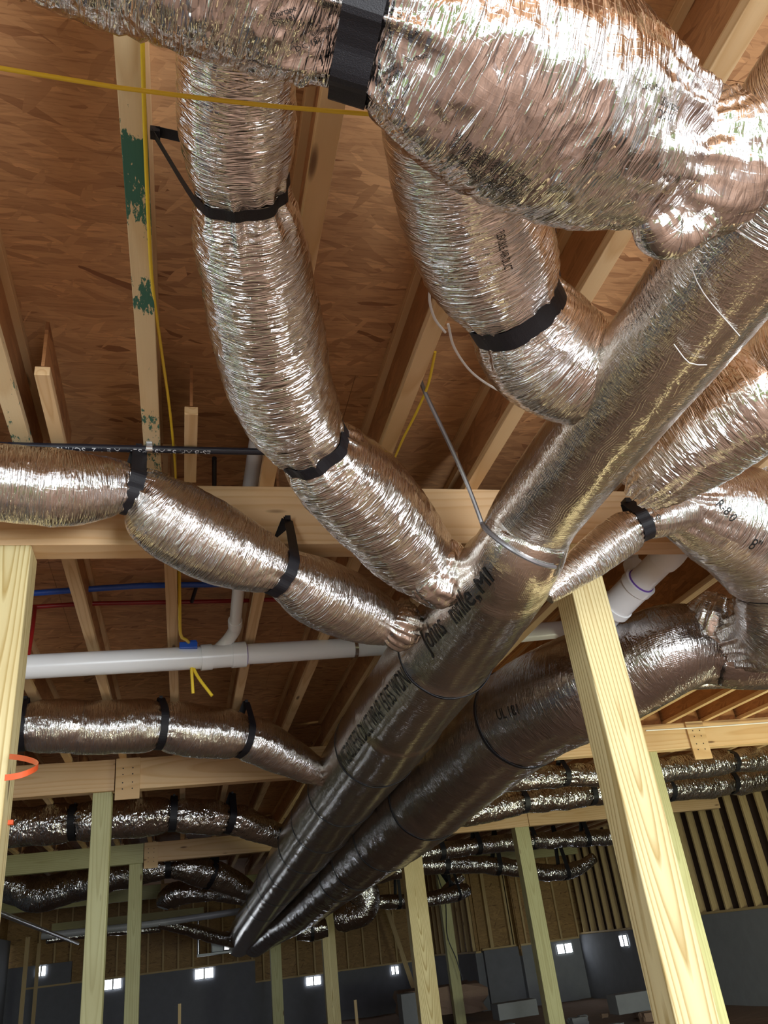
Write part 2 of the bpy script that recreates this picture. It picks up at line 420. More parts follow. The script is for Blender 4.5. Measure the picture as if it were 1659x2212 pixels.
# ================================================================== THE SETTING
mb = MB()
y = -3.2
while y < 27:                                     # subfloor sheets, laid with open joints
    y2 = min(y + 1.46, 27.2)
    x = -6.6 + (0 if int((y + 3.2) / 1.46) % 2 else 1.46)
    mb.span((-6.6, y + 0.002, DECK), (x - 0.002, y2, DECK + 0.02)) if x > -6.5 else None
    while x < 13:
        x2 = min(x + 2.92, 13); mb.span((x + 0.002, y + 0.002, DECK), (x2, y2, DECK + 0.02)); x = x2
    y = y2 + 0.001
tag(mb.build('ceiling', M['osb_deck']), kind='structure')
mb = MB(); mb.span((-6.6, -3.2, DECK + 0.025), (13, 27.2, DECK + 0.06)); tag(mb.build('ceiling', M['osb_deck']), kind='structure')

def ground(name, x0, x1, y0, y1, n, m, z, amp, mat):
    xs = np.linspace(x0, x1, n); ys = np.linspace(y0, y1, m); X, Y = np.meshgrid(xs, ys)
    Z = z + amp * (vnoise(X * 0.7, Y * 0.7, X * 0, 3) - 0.5) * 2 + amp * 0.5 * (vnoise(X * 2.6, Y * 2.6, X * 0, 4) - 0.5)
    me = bpy.data.meshes.new(name)
    fs = [(j * n + i, j * n + i + 1, (j + 1) * n + i + 1, (j + 1) * n + i) for j in range(m - 1) for i in range(n - 1)]
    me.from_pydata(np.stack([X, Y, Z], -1).reshape(-1, 3).tolist(), [], fs)
    me.polygons.foreach_set('use_smooth', [True] * len(me.polygons))
    return link(name, me, M[mat])
tag(ground('floor', -6.6, 13, -3.6, 27.6, 90, 140, FLOOR, 0.05, 'dirt'), kind='structure')
tag(ground('ground', -30, 40, -30, -3.6, 40, 20, FLOOR, 0.05, 'grass'), kind='structure')
tag(ground('ground', -30, -6.6, -3.6, 27.6, 20, 20, FLOOR + 0.25, 0.08, 'grass'), kind='structure')
tag(ground('ground', 13, 40, -3.6, 27.6, 20, 20, FLOOR, 0.05, 'grass'), kind='structure')

# concrete foundation walls, each stretch with its own top
BACK = 27.0
walls = [('wall_left', (-4.85, 2.6), (-4.65, BACK), 1.30, 'concrete'),
         ('wall_back', (-4.65, BACK), (2.05, BACK + 0.2), 0.06, 'concrete'),
         ('wall_back', (-4.65, BACK - 0.01), (-3.0, BACK + 0.2), 0.62, 'concrete'),
         ('wall_back', (2.05, BACK), (7.3, BACK + 0.2), -0.50, 'concrete'),
         ('wall_back', (7.3, 22.5), (7.5, BACK + 0.2), -0.42, 'concrete'),
         ('wall_back', (7.5, 22.38), (8.6, 22.7), -0.38, 'concrete'),
         ('wall_back', (8.45, 22.2), (10.2, 22.4), -0.38, 'concrete_light'),
         ('wall_right', (10.1, 16.4), (10.3, 22.4), -0.30, 'concrete'),
         ('wall_right', (10.1, 4.0), (10.3, 16.4), -0.16, 'concrete_light')]
for n, a, b_, z, m in walls:
    mb = MB(); mb.span((a[0], a[1], FLOOR - 0.3), (b_[0], b_[1], z)); tag(mb.build(n, M[m]), kind='structure')
# sill plates on the concrete
for (x0, y0, x1, y1, z) in [(-4.15, BACK, 2.05, BACK + 0.14, 0.06), (2.05, BACK, 7.3, BACK + 0.14, -0.5), (7.32, 22.5, 7.46, BACK, -0.42), (7.5, 22.5, 8.45, 22.64, -0.38),
                            (8.45, 22.2, 10.1, 22.34, -0.38), (10.12, 16.4, 10.26, 22.2, -0.30), (10.12, 4.0, 10.26, 16.4, -0.16)]:
    mb = MB(); mb.span((x0, y0 - 0.02, z), (x1, y1, z + 0.045)); tag(mb.build('trim_1', M['stud']), kind='structure')
# sheathing behind the studs
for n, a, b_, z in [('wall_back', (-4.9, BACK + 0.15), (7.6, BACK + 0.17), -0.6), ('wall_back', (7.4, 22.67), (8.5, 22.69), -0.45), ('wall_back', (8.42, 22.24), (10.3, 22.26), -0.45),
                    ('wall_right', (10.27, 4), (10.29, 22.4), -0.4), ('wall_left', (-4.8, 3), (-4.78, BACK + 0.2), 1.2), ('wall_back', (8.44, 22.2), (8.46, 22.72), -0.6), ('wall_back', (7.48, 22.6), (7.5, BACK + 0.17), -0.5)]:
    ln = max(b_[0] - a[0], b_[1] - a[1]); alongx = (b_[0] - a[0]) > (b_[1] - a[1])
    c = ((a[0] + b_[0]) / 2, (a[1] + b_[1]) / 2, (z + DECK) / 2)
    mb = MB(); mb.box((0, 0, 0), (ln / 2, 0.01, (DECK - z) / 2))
    o = mb.build(n, M['dark_sheathing' if n == 'wall_right' else 'osb_wall'])
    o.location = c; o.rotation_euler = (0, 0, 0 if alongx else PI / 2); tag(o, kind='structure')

# ================================================================== STUDS
def stud(x, y, z0, z1, alongx, label, group, w=0.048, d=0.11, mat='stud'):
    o = board('wall_stud', (x, y, z0), (x, y, z1), (0, 1, 0) if alongx else (1, 0, 0), d, w, mat)
    tag(o, label, 'stud', group); return o
for i in range(15):
    x = -3.9 + i * 0.42
    stud(x, BACK + 0.09, 0.105 if x > -3.0 else 0.63, DECK, True, 'dark wooden stud of the far wall left of where the big ducts end', 'studs of the far wall, left part')
for i in range(11):
    x = 2.3 + i * 0.50
    stud(x, BACK + 0.09, -0.455, DECK, True, 'brown wooden stud of the far wall behind the middle posts', 'studs of the far wall, middle part')
for i in range(9):
    stud(7.38, 22.75 + i * 0.5, -0.375, DECK, False, 'bare stud in the dense row that runs back between dark gaps', 'studs of the receding wall beside the sheathed panel')
for i in range(3):
    stud(8.42 - 0.06 * i - (0.5 if i == 2 else 0), 22.58, -0.335, DECK, True, 'pale stud doubled up at the corner left of the sheathed panel', 'corner studs left of the sheathed panel', w=0.09)
for i in range(4):
    stud(8.62 + i * 0.49, 22.20, -0.335, DECK, True, 'pale stud on the sheathed panel right of the slim middle post', 'studs of the sheathed panel', d=0.08)
for i in range(36):
    yv = 5.6 + i * 0.465
    z0 = (-0.255 if yv > 16.4 else -0.115)
    stud(10.19, yv, z0, DECK, False, 'wide-spaced pale stud of the right wall above the concrete', 'studs of the right wall', d=0.15)
# a diagonal brace in front of the far wall
tag(board('diagonal_brace', P(835, 1960, Y=25.8), P(905, 2170, Y=25.8), (1, 0, 0), 0.13, 0.04, 'stud'), 'reddish diagonal board leaning against the far wall behind the middle post', 'brace')

# ================================================================== JOISTS
def ijoist(x, y0, y1, label, group, mat='pine', detail=True, fw=0.064):
    e = tag(empty('floor_joist', (x, y0, H)), label, 'joist', group)
    b1 = board('bottom_flange', (x, y0, H + 0.019), (x, y1, H + 0.019), (1, 0, 0), fw, 0.038, mat, e)
    b2 = board('web', (x, y0, (H + DECK) / 2), (x, y1, (H + DECK) / 2), (1, 0, 0), 0.011, DECK - H - 0.078, 'osb_web', e, 0)
    b3 = board('top_flange', (x, y0, DECK - 0.0195), (x, y1, DECK - 0.0195), (1, 0, 0), fw, 0.0375, 'pine', e)
    return e
near = {-1: 'pale I-joist cut off by the left edge of the photo above the left flexible duct', 0: 'I-joist with green paint smears on its flange and yellow cable alongside, upper left',
        1: 'plain I-joist just right of the long curving duct, passing behind the yellow cable', 2: 'I-joist between the curving duct and the grey loose band, yellow cable on its edge',
        3: 'I-joist with printed lettering seen above the top of the big trunk duct', 4: 'I-joist crossing the upper right corner of the photo'}
JO = {}
XS0 = {k: -0.13 + 0.4795 * k for k in range(-3, 8)}
for k, x in XS0.items():
    JO[k] = ijoist(x, -3.1, 3.14, near.get(k, 'I-joist of the near bay hidden for most of its length by ducts'), 'I-joists of the near bay', 'pine_painted' if k == 0 else 'pine_smeared' if k == -1 else 'pine')
mid = {0: 'I-joist under which the blue pipe passes, left of the white drain pipe fitting', 1: 'I-joist directly above the left end of the blue clip, behind the yellow cable',
       2: 'I-joist right of the bent white pipe, ending behind the wavy left duct', 3: 'I-joist meeting the trunk duct above the white pipe hanger'}
for k in range(-2, 22):
    x = -0.56 + 0.488 * k
    ijoist(x, 3.20, 8.30, mid.get(k, 'brown I-joist of the second bay, one of the parallel row above the long girder' if k > 7 else 'I-joist of the second bay behind the ducts'), 'I-joists of the second bay')
for k in range(-7, 21):
    ijoist(-0.5 + 0.488 * k, 8.36, 14.1, 'dim I-joist of the third bay above the far ducts', 'I-joists of the third bay')
for k in range(-7, 21):
    ijoist(-0.45 + 0.488 * k, 14.16, 22.1, 'dark I-joist of the farthest bay', 'I-joists of the farthest bay')
# short web stiffener blocks by the girders
def block(x, y, ln, label):
    e = tag(empty('joist_block', (x, y, H)), label, 'block', 'squash blocks beside the joists')
    board('flange', (x, y, H + 0.019), (x, y + ln, H + 0.019), (1, 0, 0), 0.05, 0.036, 'pine', e)
    board('web', (x, y, H + 0.14), (x, y + ln, H + 0.14), (1, 0, 0), 0.011, 0.2, 'osb_web', e, 0)
block(P(123, 950, Z=H).x, 2.35, 0.68, 'short block of joist web standing beside the leftmost joist')
block(0.02, 2.55, 0.5, 'short block right of the green-painted joist under the yellow cable')
# blocking panels on the right half of the second girder
for k in range(10, 20):
    x = -0.56 + 0.488 * (k + 0.5)
    tag(board('blocking_panel', (x - 0.2, 8.22, (H + DECK) / 2), (x + 0.2, 8.22, (H + DECK) / 2), (0, 1, 0), 0.02, DECK - H - 0.004, 'osb_web', None, 0),
        'strand board blocking panel between joists on top of the long right girder', 'blocking', 'blocking panels on the second girder')

# ================================================================== GIRDERS
def girder(x0, x1, y, label, mat='girder', th=0.135, plates=()):
    g = tag(empty('girder', (x0, y, GB)), label, 'girder')
    board('beam', (x0, y + th / 2, (GB + H) / 2), (x1, y + th / 2, (GB + H) / 2), (0, 1, 0), th, H - GB, mat, g, 0.004)
    for (px0, px1, za, zb) in plates:
        mb = MB(); mb.span((px0, y - 0.022, za), (px1, y - 0.001, zb))
        pl = mb.build('splice_plate', M['pine'], g, bevel=0.001)
        for dx in (0.3, 0.7):
            for dz in (0.25, 0.4, 0.6, 0.75):
                nb = MB(); c = Vector((px0 + (px1 - px0) * dx, y - 0.0225, za + (zb - za) * dz))
                nb.tube([c, c + Vector((0, -0.003, 0))], 0.006, 8)
                nb.build('nail', M['ink'], pl)
    return g
girder(-4.1, 6.6, 3.07, 'nearest wooden girder, crossing behind the left ducts just above the white pipe')
girder(-4.1, -0.63, 8.15, 'girder left of its nailed splice plate, level with the orange strap')
girder(-0.62, 5.62, 8.15, 'girder running right from the nailed splice plate at lower left to the bright post', plates=[(-0.62, -0.40, GB - 0.09, H)])
girder(5.63, 10.3, 8.15, 'girder at the right edge carrying a white cable and a slanted nailed plate', plates=[(5.5, 5.72, GB - 0.13, H)])
girder(-4.1, -0.60, 14.0, 'greenish girder at lower left behind the left pair of posts', 'treated_green')
girder(-0.59, 5.86, 14.0, 'greenish girder from the square splice plate to behind the two big ducts', 'girder', plates=[(-0.59, -0.38, GB - 0.09, H)])
girder(5.87, 9.7, 14.0, 'orange-brown girder ending in the dark right of the bright post', 'girder')
girder(-4.1, 0.2, 21.0, 'dim girder far left behind the two left posts', 'treated_green', plates=[(-0.5, -0.2, GB - 0.1, H)])
girder(0.21, 10.0, 21.0, 'dim girder far right above the row of bare studs', 'treated_green')
tag(board('ledger_board', (-3.6, BACK - 0.01, 1.45), (0.6, BACK - 0.01, 1.45), (0, 1, 0), 0.045, 0.34, 'treated_green'), 'dim brown board nailed across the far wall studs at lower left', 'board')

def letter_flat(parent, txt, origin, right, up, length, aspect=1.0, mat='ink'):
    me = text_mesh(txt); co = np.array([v.co[:] for v in me.vertices]); k = length / co[:, 0].max()
    vs = [(Vector(origin) + Vector(right) * (x * k) + Vector(up) * (y_ * k * aspect))[:] for x, y_, _ in co]
    m2 = bpy.data.meshes.new('printed_lettering'); m2.from_pydata(vs, [], [tuple(p.vertices) for p in me.polygons])
    return link('printed_lettering', m2, M[mat], parent)

xl = XS0[4] - 0.0335
letter_flat(JO[4], 'PINE CASCADIA  CALEXA', (xl, 2.98, DECK - 0.028), (0, -1, 0), (0, 0, 1), 0.75, 0.9)
letter_flat(JO[4], 'PINE CASCADIA  CALEXA', (xl, 1.35, DECK - 0.028), (0, -1, 0), (0, 0, 1), 0.6, 0.9)
letter_flat(JO[4], '2.6F FIRST FLOOR', (XS0[4] - 0.012, 2.05, H - 0.0015), (0, 1, 0), (1, 0, 0), 0.62, 0.8)
letter_flat(JO[5], 'CASCADIA', (XS0[5] - 0.0335, 0.95, DECK - 0.028), (0, -1, 0), (0, 0, 1), 0.6, 0.9)

# ================================================================== POSTS
def post(xc, yc, w, d, label, mat='treated_green', top=GB):
    o = board('support_post', (xc, yc, FOOT), (xc, yc, top), (0, 1, 0), d, w, mat, None, 0.006)
    tag(o, label, 'post'); return o
post(-0.675, 3.145, 0.165, 0.15, 'yellowish square post at the left edge of the photo under the nearest girder', 'treated')
post(1.788, 3.157, 0.172, 0.17, 'large bright wooden post with arched grain in the right half', 'treated')
post(5.0, 8.26, 0.17, 0.16, 'greenish post showing only as a strip right behind the large bright post')
post(-0.735, 8.27, 0.17, 0.16, 'pale green-yellow post at lower left with arched grain, under the girder joint', 'treated_green')
post(-0.71, 14.12, 0.20, 0.17, 'dim greenish post just right of the lower left post')
post(3.70, 14.1, 0.33, 0.20, 'lime-yellow post right of the two big ducts under the girder corner', 'treated')
post(5.72, 14.1, 0.26, 0.20, 'slim green-grey post under the joint of the orange-brown girder')
post(3.25, 20.7, 0.30, 0.2, 'yellow-green post left of the lime-yellow post, top hidden by foil duct', 'treated', 1.06)
post(6.1, 20.6, 0.24, 0.18, 'thin weathered green post with a hanging wire beside it')
post(2.2, 22.4, 0.26, 0.2, 'dim narrow post left of the yellow-green post', 'treated_green', 1.0)
post(P(20, 2000, Y=14.1).x - 0.5, 14.1, 0.2, 0.17, 'dark post against the left wall')

# ================================================================== DUCTS
class Tube:
    def __init__(s, pts, amp=0.02, n=72, step=0.02, pinch=(), gather=(0, 0), seed=1, steps=(), wr=1.0, sag=0.0, flat=0.0):
        """pts: (Vector, radius).  pinch: [(index along pts, depth, halfwidth m)].  gather: fold strength at the two ends"""
        arr, idx = catmull([[*p, r] for p, r in pts], step)
        s.c = arr[:, :3]; s.r = np.maximum(arr[:, 3], 0.01); s.idx = idx; s.n = n
        d = np.linalg.norm(np.diff(s.c, axis=0), axis=1); s.s = np.concatenate([[0], np.cumsum(d)])
        fr = frames([Vector(p.tolist()) for p in s.c])
        s.t = np.array([f[0][:] for f in fr]); s.a = np.array([f[1][:] for f in fr]); s.b = np.array([f[2][:] for f in fr])
        rm = float(s.r.mean()); s.rm = rm
        m = len(s.c); th = np.linspace(0, 2 * PI, n, endpoint=False)
        T, S = np.meshgrid(th, s.s); Rr = np.repeat(s.r[:, None], n, 1)
        cx, cy = np.cos(T) * rm, np.sin(T) * rm
        big = vnoise(cx * 5, cy * 5, S * 5, seed) - 0.5
        med = np.abs(vnoise(cx * 11, cy * 11, S * 26, seed + 1) - 0.5) * 2
        fin = np.abs(vnoise(cx * 22, cy * 22, S * 60, seed + 2) - 0.5) * 2
        disp = amp * (0.9 * big - 0.30 * med * wr - 0.30 * fin * wr)
        tot = s.s[-1]
        for (pi, dep, hw) in pinch:
            sp = np.interp(pi, s.idx, s.s); dd = np.abs(S - sp)
            Rr = Rr * (1 - dep * np.exp(-(dd / hw) ** 2))
            folds = np.abs(vnoise(np.cos(T) * 3.2, np.sin(T) * 3.2, S * 1.5, seed + 5) - 0.5) * 2
            disp = disp - (amp * 1.6 * folds * np.exp(-(dd / (hw * 1.6)) ** 2))
        for e, g in ((0, gather[0]), (1, gather[1])):
            if g:
                dd = S if e == 0 else tot - S
                fo = np.abs(vnoise(np.cos(T) * 4.5, np.sin(T) * 4.5, S * 3, seed + 9 + e) - 0.5) * 2
                disp = disp - g * rm * fo * np.exp(-(dd / (rm * 0.9)) ** 2)
        for (pi, dr) in steps:            # a wrap end: radius changes sharply
            sp = np.interp(pi, s.idx, s.s); Rr = Rr + dr * (1 / (1 + np.exp(-(S - sp) / 0.004)) - 1)
        RR = np.maximum(Rr + disp, 0.006)
        V = s.c[:, None, :] + s.a[:, None, :] * (np.cos(T) * RR)[..., None] + s.b[:, None, :] * (np.sin(T) * RR)[..., None]
        s.V = V; s.RR = RR; s.T = T; s.S = S; s.m = m
        Q = RR.copy()
        for _ in range(6):
            Q = (Q + np.roll(Q, 1, 1) + np.roll(Q, -1, 1)) / 3
            Q[1:-1] = (Q[:-2] + Q[1:-1] + Q[2:]) / 3
        s.Q = Q; s.W = np.maximum(Q, RR)
    def mesh(s, name, cap=True):
        n, m = s.n, s.m
        vs = s.V.reshape(-1, 3)
        I, K = np.meshgrid(np.arange(m - 1), np.arange(n), indexing='ij'); K2 = (K + 1) % n
        f = np.stack([I * n + K, I * n + K2, (I + 1) * n + K2, (I + 1) * n + K], -1).reshape(-1, 4)
        me = bpy.data.meshes.new(name)
        extra = []
        if cap: extra = [tuple(range(n))[::-1], tuple((m - 1) * n + k for k in range(n))]
        me.from_pydata(vs.tolist(), [], f.tolist() + extra)
        uvl = me.uv_layers.new(name='UVMap')
        circ = 2 * PI * s.rm
        u0 = K / n * circ; u1 = (K + 1) / n * circ; v0 = s.s[I]; v1 = s.s[I + 1]
        uv = np.stack([np.stack([u0, v0], -1), np.stack([u1, v0], -1), np.stack([u1, v1], -1), np.stack([u0, v1], -1)], 2).reshape(-1)
        full = np.zeros(len(me.loops) * 2); full[:uv.size] = uv
        uvl.data.foreach_set('uv', full.tolist())
        me.polygons.foreach_set('use_smooth', [True] * (len(me.polygons) - len(extra)) + [False] * len(extra))
        me.update(); return me
    def at(s, i): return np.interp(i, s.idx, np.arange(s.m))
    def surf(s, row, ang, off=0.0, top=False):
        row = min(max(row, 0), s.m - 1.001); i = int(row); fr = row - i
        k = (ang / (2 * PI) * s.n) % s.n; k0 = int(k); fk = k - k0; k1 = (k0 + 1) % s.n; k0 %= s.n
        W = s.Q if not top else s.W
        q = (W[i, k0] * (1 - fk) + W[i, k1] * fk) * (1 - fr) + (W[i + 1, k0] * (1 - fk) + W[i + 1, k1] * fk) * fr
        c = s.c[i] * (1 - fr) + s.c[i + 1] * fr
        a = s.a[i] * (1 - fr) + s.a[i + 1] * fr; b = s.b[i] * (1 - fr) + s.b[i + 1] * fr
        return Vector((c + (a * math.cos(ang) + b * math.sin(ang)) * (q + off)).tolist())
    def locate(s, px, py):
        pr = proj(s.V); d = (pr[..., 0] - px) ** 2 + (pr[..., 1] - py) ** 2
        nrm = s.V - s.c[:, None, :]; face = (nrm * s.V).sum(-1)      # camera at the origin
        d = np.where(face < 0, d, 1e9)
        i, k = np.unravel_index(np.argmin(d), d.shape); return float(i), k / s.n * 2 * PI

def s_sin(tube, i, th):
    return Vector((tube.a[i] * math.sin(th) - tube.b[i] * math.cos(th)).tolist())

def letter_on(tube, parent, txt, a, b, aspect=1.0, mat='ink', off=0.0025):
    """write txt on the jacket, its baseline running from photo point a to photo point b"""
    me = text_mesh(txt, True)
    if not len(me.vertices): return
    co = np.array([v.co[:] for v in me.vertices]); w = max(co[:, 0].max(), 1e-3)
    ra, ta = tube.locate(*a); rb, tb = tube.locate(*b)
    dt = (tb - ta + PI) % (2 * PI) - PI
    rm = float(tube.r[int(ra)]); ds = float(np.interp(rb, np.arange(tube.m), tube.s) - np.interp(ra, np.arange(tube.m), tube.s))
    bu, bv = dt * rm, ds; Lg = math.hypot(bu, bv) + 1e-6; k = Lg / w
    # (theta, s) has outward normal a x b direction = t ; outward = theta x s reversed, so the upright direction is:
    hu, hv = (-bv / Lg, bu / Lg)
    i0 = int(ra); e_u = -s_sin(tube, i0, ta); e_n = Vector((tube.a[i0] * math.cos(ta) + tube.b[i0] * math.sin(ta)).tolist())
    e_s = Vector(tube.t[i0].tolist()); right = e_u * (bu / Lg) + e_s * (bv / Lg); up3 = e_u * hu + e_s * hv
    if e_n.cross(right).dot(up3) < 0: hu, hv = -hu, -hv
    s0 = float(np.interp(ra, np.arange(tube.m), tube.s))
    vs = []
    def mp(x, y_):
        u = (x * k) * bu / Lg + (y_ * k * aspect) * hu; v = (x * k) * bv / Lg + (y_ * k * aspect) * hv
        row = float(np.interp(s0 + v, tube.s, np.arange(tube.m)))
        return u, row
    for x, y_, _ in co:
        u, row = mp(x, y_); vs.append(tube.surf(row, ta + u / rm, off, True)[:])
    fs = [tuple(p.vertices) for p in me.polygons]
    m2 = bpy.data.meshes.new('printed_lettering'); m2.from_pydata(vs, [], fs)
    o = link('printed_lettering', m2, M[mat], parent); bpy.data.meshes.remove(me)
    return o

def D(px, py, rpx, **kw):
    """centre and radius of a duct from where the photo shows it and how deep it hangs"""
    p = P(px, py, **kw); return p, rpx * mpp(p)

ALL = {}
def duct(key, label, pts, mat, cat='duct', name='flexible_duct', group=None, cap=True, **kw):
    t = Tube(pts, **kw)
    o = link(name, t.mesh(name, cap), M[mat]); tag(o, label, cat, group)
    ALL[key] = (t, o); return t, o

def strap(tube, idx, anchor, width, label, group=None, mat='webbing', name='duct_strap', shift=0.004, slack=0.0, tail=True, thick=0.002):
    """webbing passed under the duct at idx and up to the anchor point"""
    row = int(round(tube.at(idx))); row = min(max(row, 0), tube.m - 1)
    c = Vector(tube.c[row].tolist()); t = Vector(tube.t[row].tolist())
    a = Vector(tube.a[row].tolist()); b = Vector(tube.b[row].tolist())
    if anchor is not None and not isinstance(anchor, Vector):
        U = Vector((0, 0, 1)) - t * t.z; anchor = c + U * ((anchor - c.z) / U.z)
    if anchor is None:
        n = 56; pts = []
        for k in range(n + 1):
            th = 2 * PI * k / n; pts.append(tube.surf(row, th, shift))
    else:
        A = Vector(anchor) - c; A = A - t * A.dot(t); d = A.length; r = float(tube.RR[row].mean()) + shift
        ux = A.normalized(); uy = t.cross(ux); al = math.acos(min(r / d, 0.98))
        pts = []
        def sp(th):
            dirv = ux * math.cos(th) + uy * math.sin(th)
            ang = math.atan2(dirv.dot(b), dirv.dot(a)) % (2 * PI)
            q = tube.surf(row, ang, shift); return q
        top = c + A
        pts.append(top + uy * 0.006)
        p0 = sp(al)
        for k in range(1, 5): pts.append(pts[0].lerp(p0, k / 5))
        n = 44
        for k in range(n + 1): pts.append(sp(al + (2 * PI - 2 * al) * k / n))
        q = pts[-1]; e = top - uy * 0.006
        for k in range(1, 6): pts.append(q.lerp(e, k / 5))
    vs = []; fs = []
    for i, p in enumerate(pts):
        nx = (p - c); nx = (nx - t * nx.dot(t)).normalized()
        tw = 0.0015 * math.sin(i * 0.9)
        for (sw, so) in ((-1, 0), (1, 0), (1, thick), (-1, thick)):
            vs.append(p + t * (sw * width / 2) + nx * (so + tw))
    for i in range(len(pts) - 1):
        for k in range(4):
            k2 = (k + 1) % 4; fs.append((i * 4 + k, i * 4 + k2, (i + 1) * 4 + k2, (i + 1) * 4 + k))
    mb = MB(); mb.add(vs, fs); mb.f += [(3, 2, 1, 0), tuple(len(pts) * 4 - 4 + k for k in range(4))]
    if anchor is not None and tail:
        top = c + A; mb.box((0, 0, 0), (0.012, width * 0.42, 0.010), Matrix.Translation(top))
    return tag(mb.build(name, M[mat], smooth=False), label, 'strap', group)

def tie(tube, idx, wid, label, mat='webbing', group=None, name='duct_tie'):
    return strap(tube, idx, None, wid, label, group, mat, name, 0.003, thick=0.003)

# --- the long trunk: runs level under the girders, tapering towards the camera
TX, TZ = 1.268, 1.346
trunk_pts = [(Vector((TX, -1.6, TZ)), 0.195), (Vector((TX, 0.2, TZ)), 0.195), (Vector((TX, 1.4, TZ)), 0.193), (Vector((TX, 2.35, TZ)), 0.196)]
trunk_pts += [D(1110, 1210, 118, Y=2.62), D(1010, 1345, 117, Y=3.45), D(905, 1480, 106, Y=4.5), D(815, 1605, 92, Y=6.0),
              D(735, 1715, 76, Y=8.0), D(663, 1820, 62, Y=10.5), D(602, 1905, 47, Y=13.5), D(558, 1968, 37, Y=17.0), D(527, 2015, 32, Y=21.0), D(517, 2035, 29, Y=22.4)]
tA, oA = duct('A', 'long straight foil-wrapped trunk duct running from the upper right corner down to the far centre', trunk_pts, 'foil_smooth', 'duct', 'trunk_duct',
              amp=0.006, n=112, step=0.03, seed=3, steps=[(4.15, 0.010), (5.4, 0.012), (6.4, 0.012)])
tie(tA, 5.42, 0.018, 'dark tie round the trunk duct just below the printed name')
for i, f_ in enumerate((7.0, 7.9, 8.5, 9.0, 9.5, 10.0, 10.6)):
    tie(tA, f_, 0.022, 'thin dark tie round the far half of the straight trunk duct', 'webbing', 'dark ties on the far half of the straight trunk')

# --- the second trunk: lower right, its near end turning right
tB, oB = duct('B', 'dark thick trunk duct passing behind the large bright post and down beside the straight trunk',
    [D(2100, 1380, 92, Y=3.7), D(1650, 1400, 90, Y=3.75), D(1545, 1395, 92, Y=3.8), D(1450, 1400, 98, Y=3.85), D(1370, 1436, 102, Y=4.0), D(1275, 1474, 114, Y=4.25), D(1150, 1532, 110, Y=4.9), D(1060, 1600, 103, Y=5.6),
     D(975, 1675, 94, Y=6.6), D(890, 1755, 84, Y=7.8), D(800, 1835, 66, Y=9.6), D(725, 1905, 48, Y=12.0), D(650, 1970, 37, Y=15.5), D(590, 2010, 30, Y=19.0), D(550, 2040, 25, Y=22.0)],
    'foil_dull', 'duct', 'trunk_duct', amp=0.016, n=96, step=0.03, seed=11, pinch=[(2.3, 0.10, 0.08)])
tie(tB, 6.25, 0.030, 'broad black tie on the dark trunk right below the straight trunk, near the stamped mark', group=None)
tie(tB, 8.6, 0.030, 'black tie on the dark trunk halfway down beside the straight trunk')
for f_ in (9.6, 10.3, 10.8): tie(tB, f_, 0.028, 'thin black tie on the far half of the dark lower trunk', 'webbing', 'ties on the far half of the dark trunk')

# --- T1, the big crumpled branch across the top
t1, o1 = duct('T', 'biggest crumpled shiny foil duct crossing the top of the photo to the trunk',
    [D(-560, -500, 250, Z=1.42), D(180, -230, 245, Z=1.42), D(480, -115, 228, Z=1.40), D(700, 0, 190, Z=1.37), D(850, 55, 205, Z=1.34), D(1010, 140, 236, Z=1.32), D(1180, 215, 240, Z=1.32), D(1330, 280, 215, Z=1.33), D(1440, 320, 160, Z=1.34)],
    'foil_big', amp=0.030, n=150, step=0.011, seed=21, pinch=[(3.55, 0.20, 0.07)], gather=(0, 0.32))
strap(t1, 3.62, P(960, -260, Z=H), 0.064, 'wide black webbing strap holding up the biggest duct at top centre', shift=0.016)
tC, oC = duct('TC', 'crushed foil collar where the biggest duct meets the trunk at upper right',
    [D(1425, 345, 128, Z=1.34), D(1480, 350, 150, Z=1.34), D(1530, 355, 158, Z=1.34), D(1575, 345, 150, Z=1.35), D(1620, 330, 120, Z=1.36)],
    'foil_crushed', name='duct_collar', cat='collar', amp=0.035, n=120, step=0.008, seed=31, gather=(0.2, 0.1))
tK, oK = duct('TK', 'knotted ball of foil hanging under the big collar', [D(1400, 420, 34, Z=1.24), D(1418, 470, 62, Z=1.22), D(1440, 500, 66, Z=1.21), D(1490, 490, 60, Z=1.21), D(1535, 455, 50, Z=1.22)],
    'foil_crushed', name='foil_bundle', cat='foil', amp=0.02, n=64, step=0.006, seed=35, gather=(0.4, 0.2))

tP, oP = duct('AP', 'lightly crumpled foil sleeve round the near trunk beside the big collar', [(Vector((TX, 0.50, TZ)), 0.198), (Vector((TX, 0.75, TZ)), 0.202), (Vector((TX, 0.98, TZ)), 0.1965)],
    'foil_fine', name='foil_sleeve', cat='foil', amp=0.005, n=120, step=0.012, seed=37, cap=False)
# --- F1, the long curving duct left of centre
t2, o2 = duct('F1', 'long foil duct curving down from top left to the trunk in the centre',
    [D(515, -60, 128, Z=1.64), D(508, 110, 132, Z=1.63), D(512, 260, 134, Z=1.63), D(525, 400, 122, Z=1.63), D(548, 560, 126, Z=1.62), D(580, 740, 124, Z=1.60), D(622, 870, 112, Z=1.57), D(672, 955, 100, Z=1.53),
     D(755, 1045, 108, Z=1.49), D(838, 1130, 104, Z=1.45), D(905, 1205, 86, Z=1.41), D(950, 1240, 62, Z=1.39)],
    'foil_wrinkled', amp=0.019, n=128, step=0.010, seed=41, pinch=[(3.0, 0.10, 0.05), (7.05, 0.12, 0.05)], gather=(0, 0.25))
strap(t2, 7.05, P(722, 880, Z=1.75), 0.050, 'black webbing strap round the curving duct where it bends right')
strap(t2, 2.98, P(325, 240, Z=H), 0.030, 'thin black strap slanting from the painted joist round the curving duct')
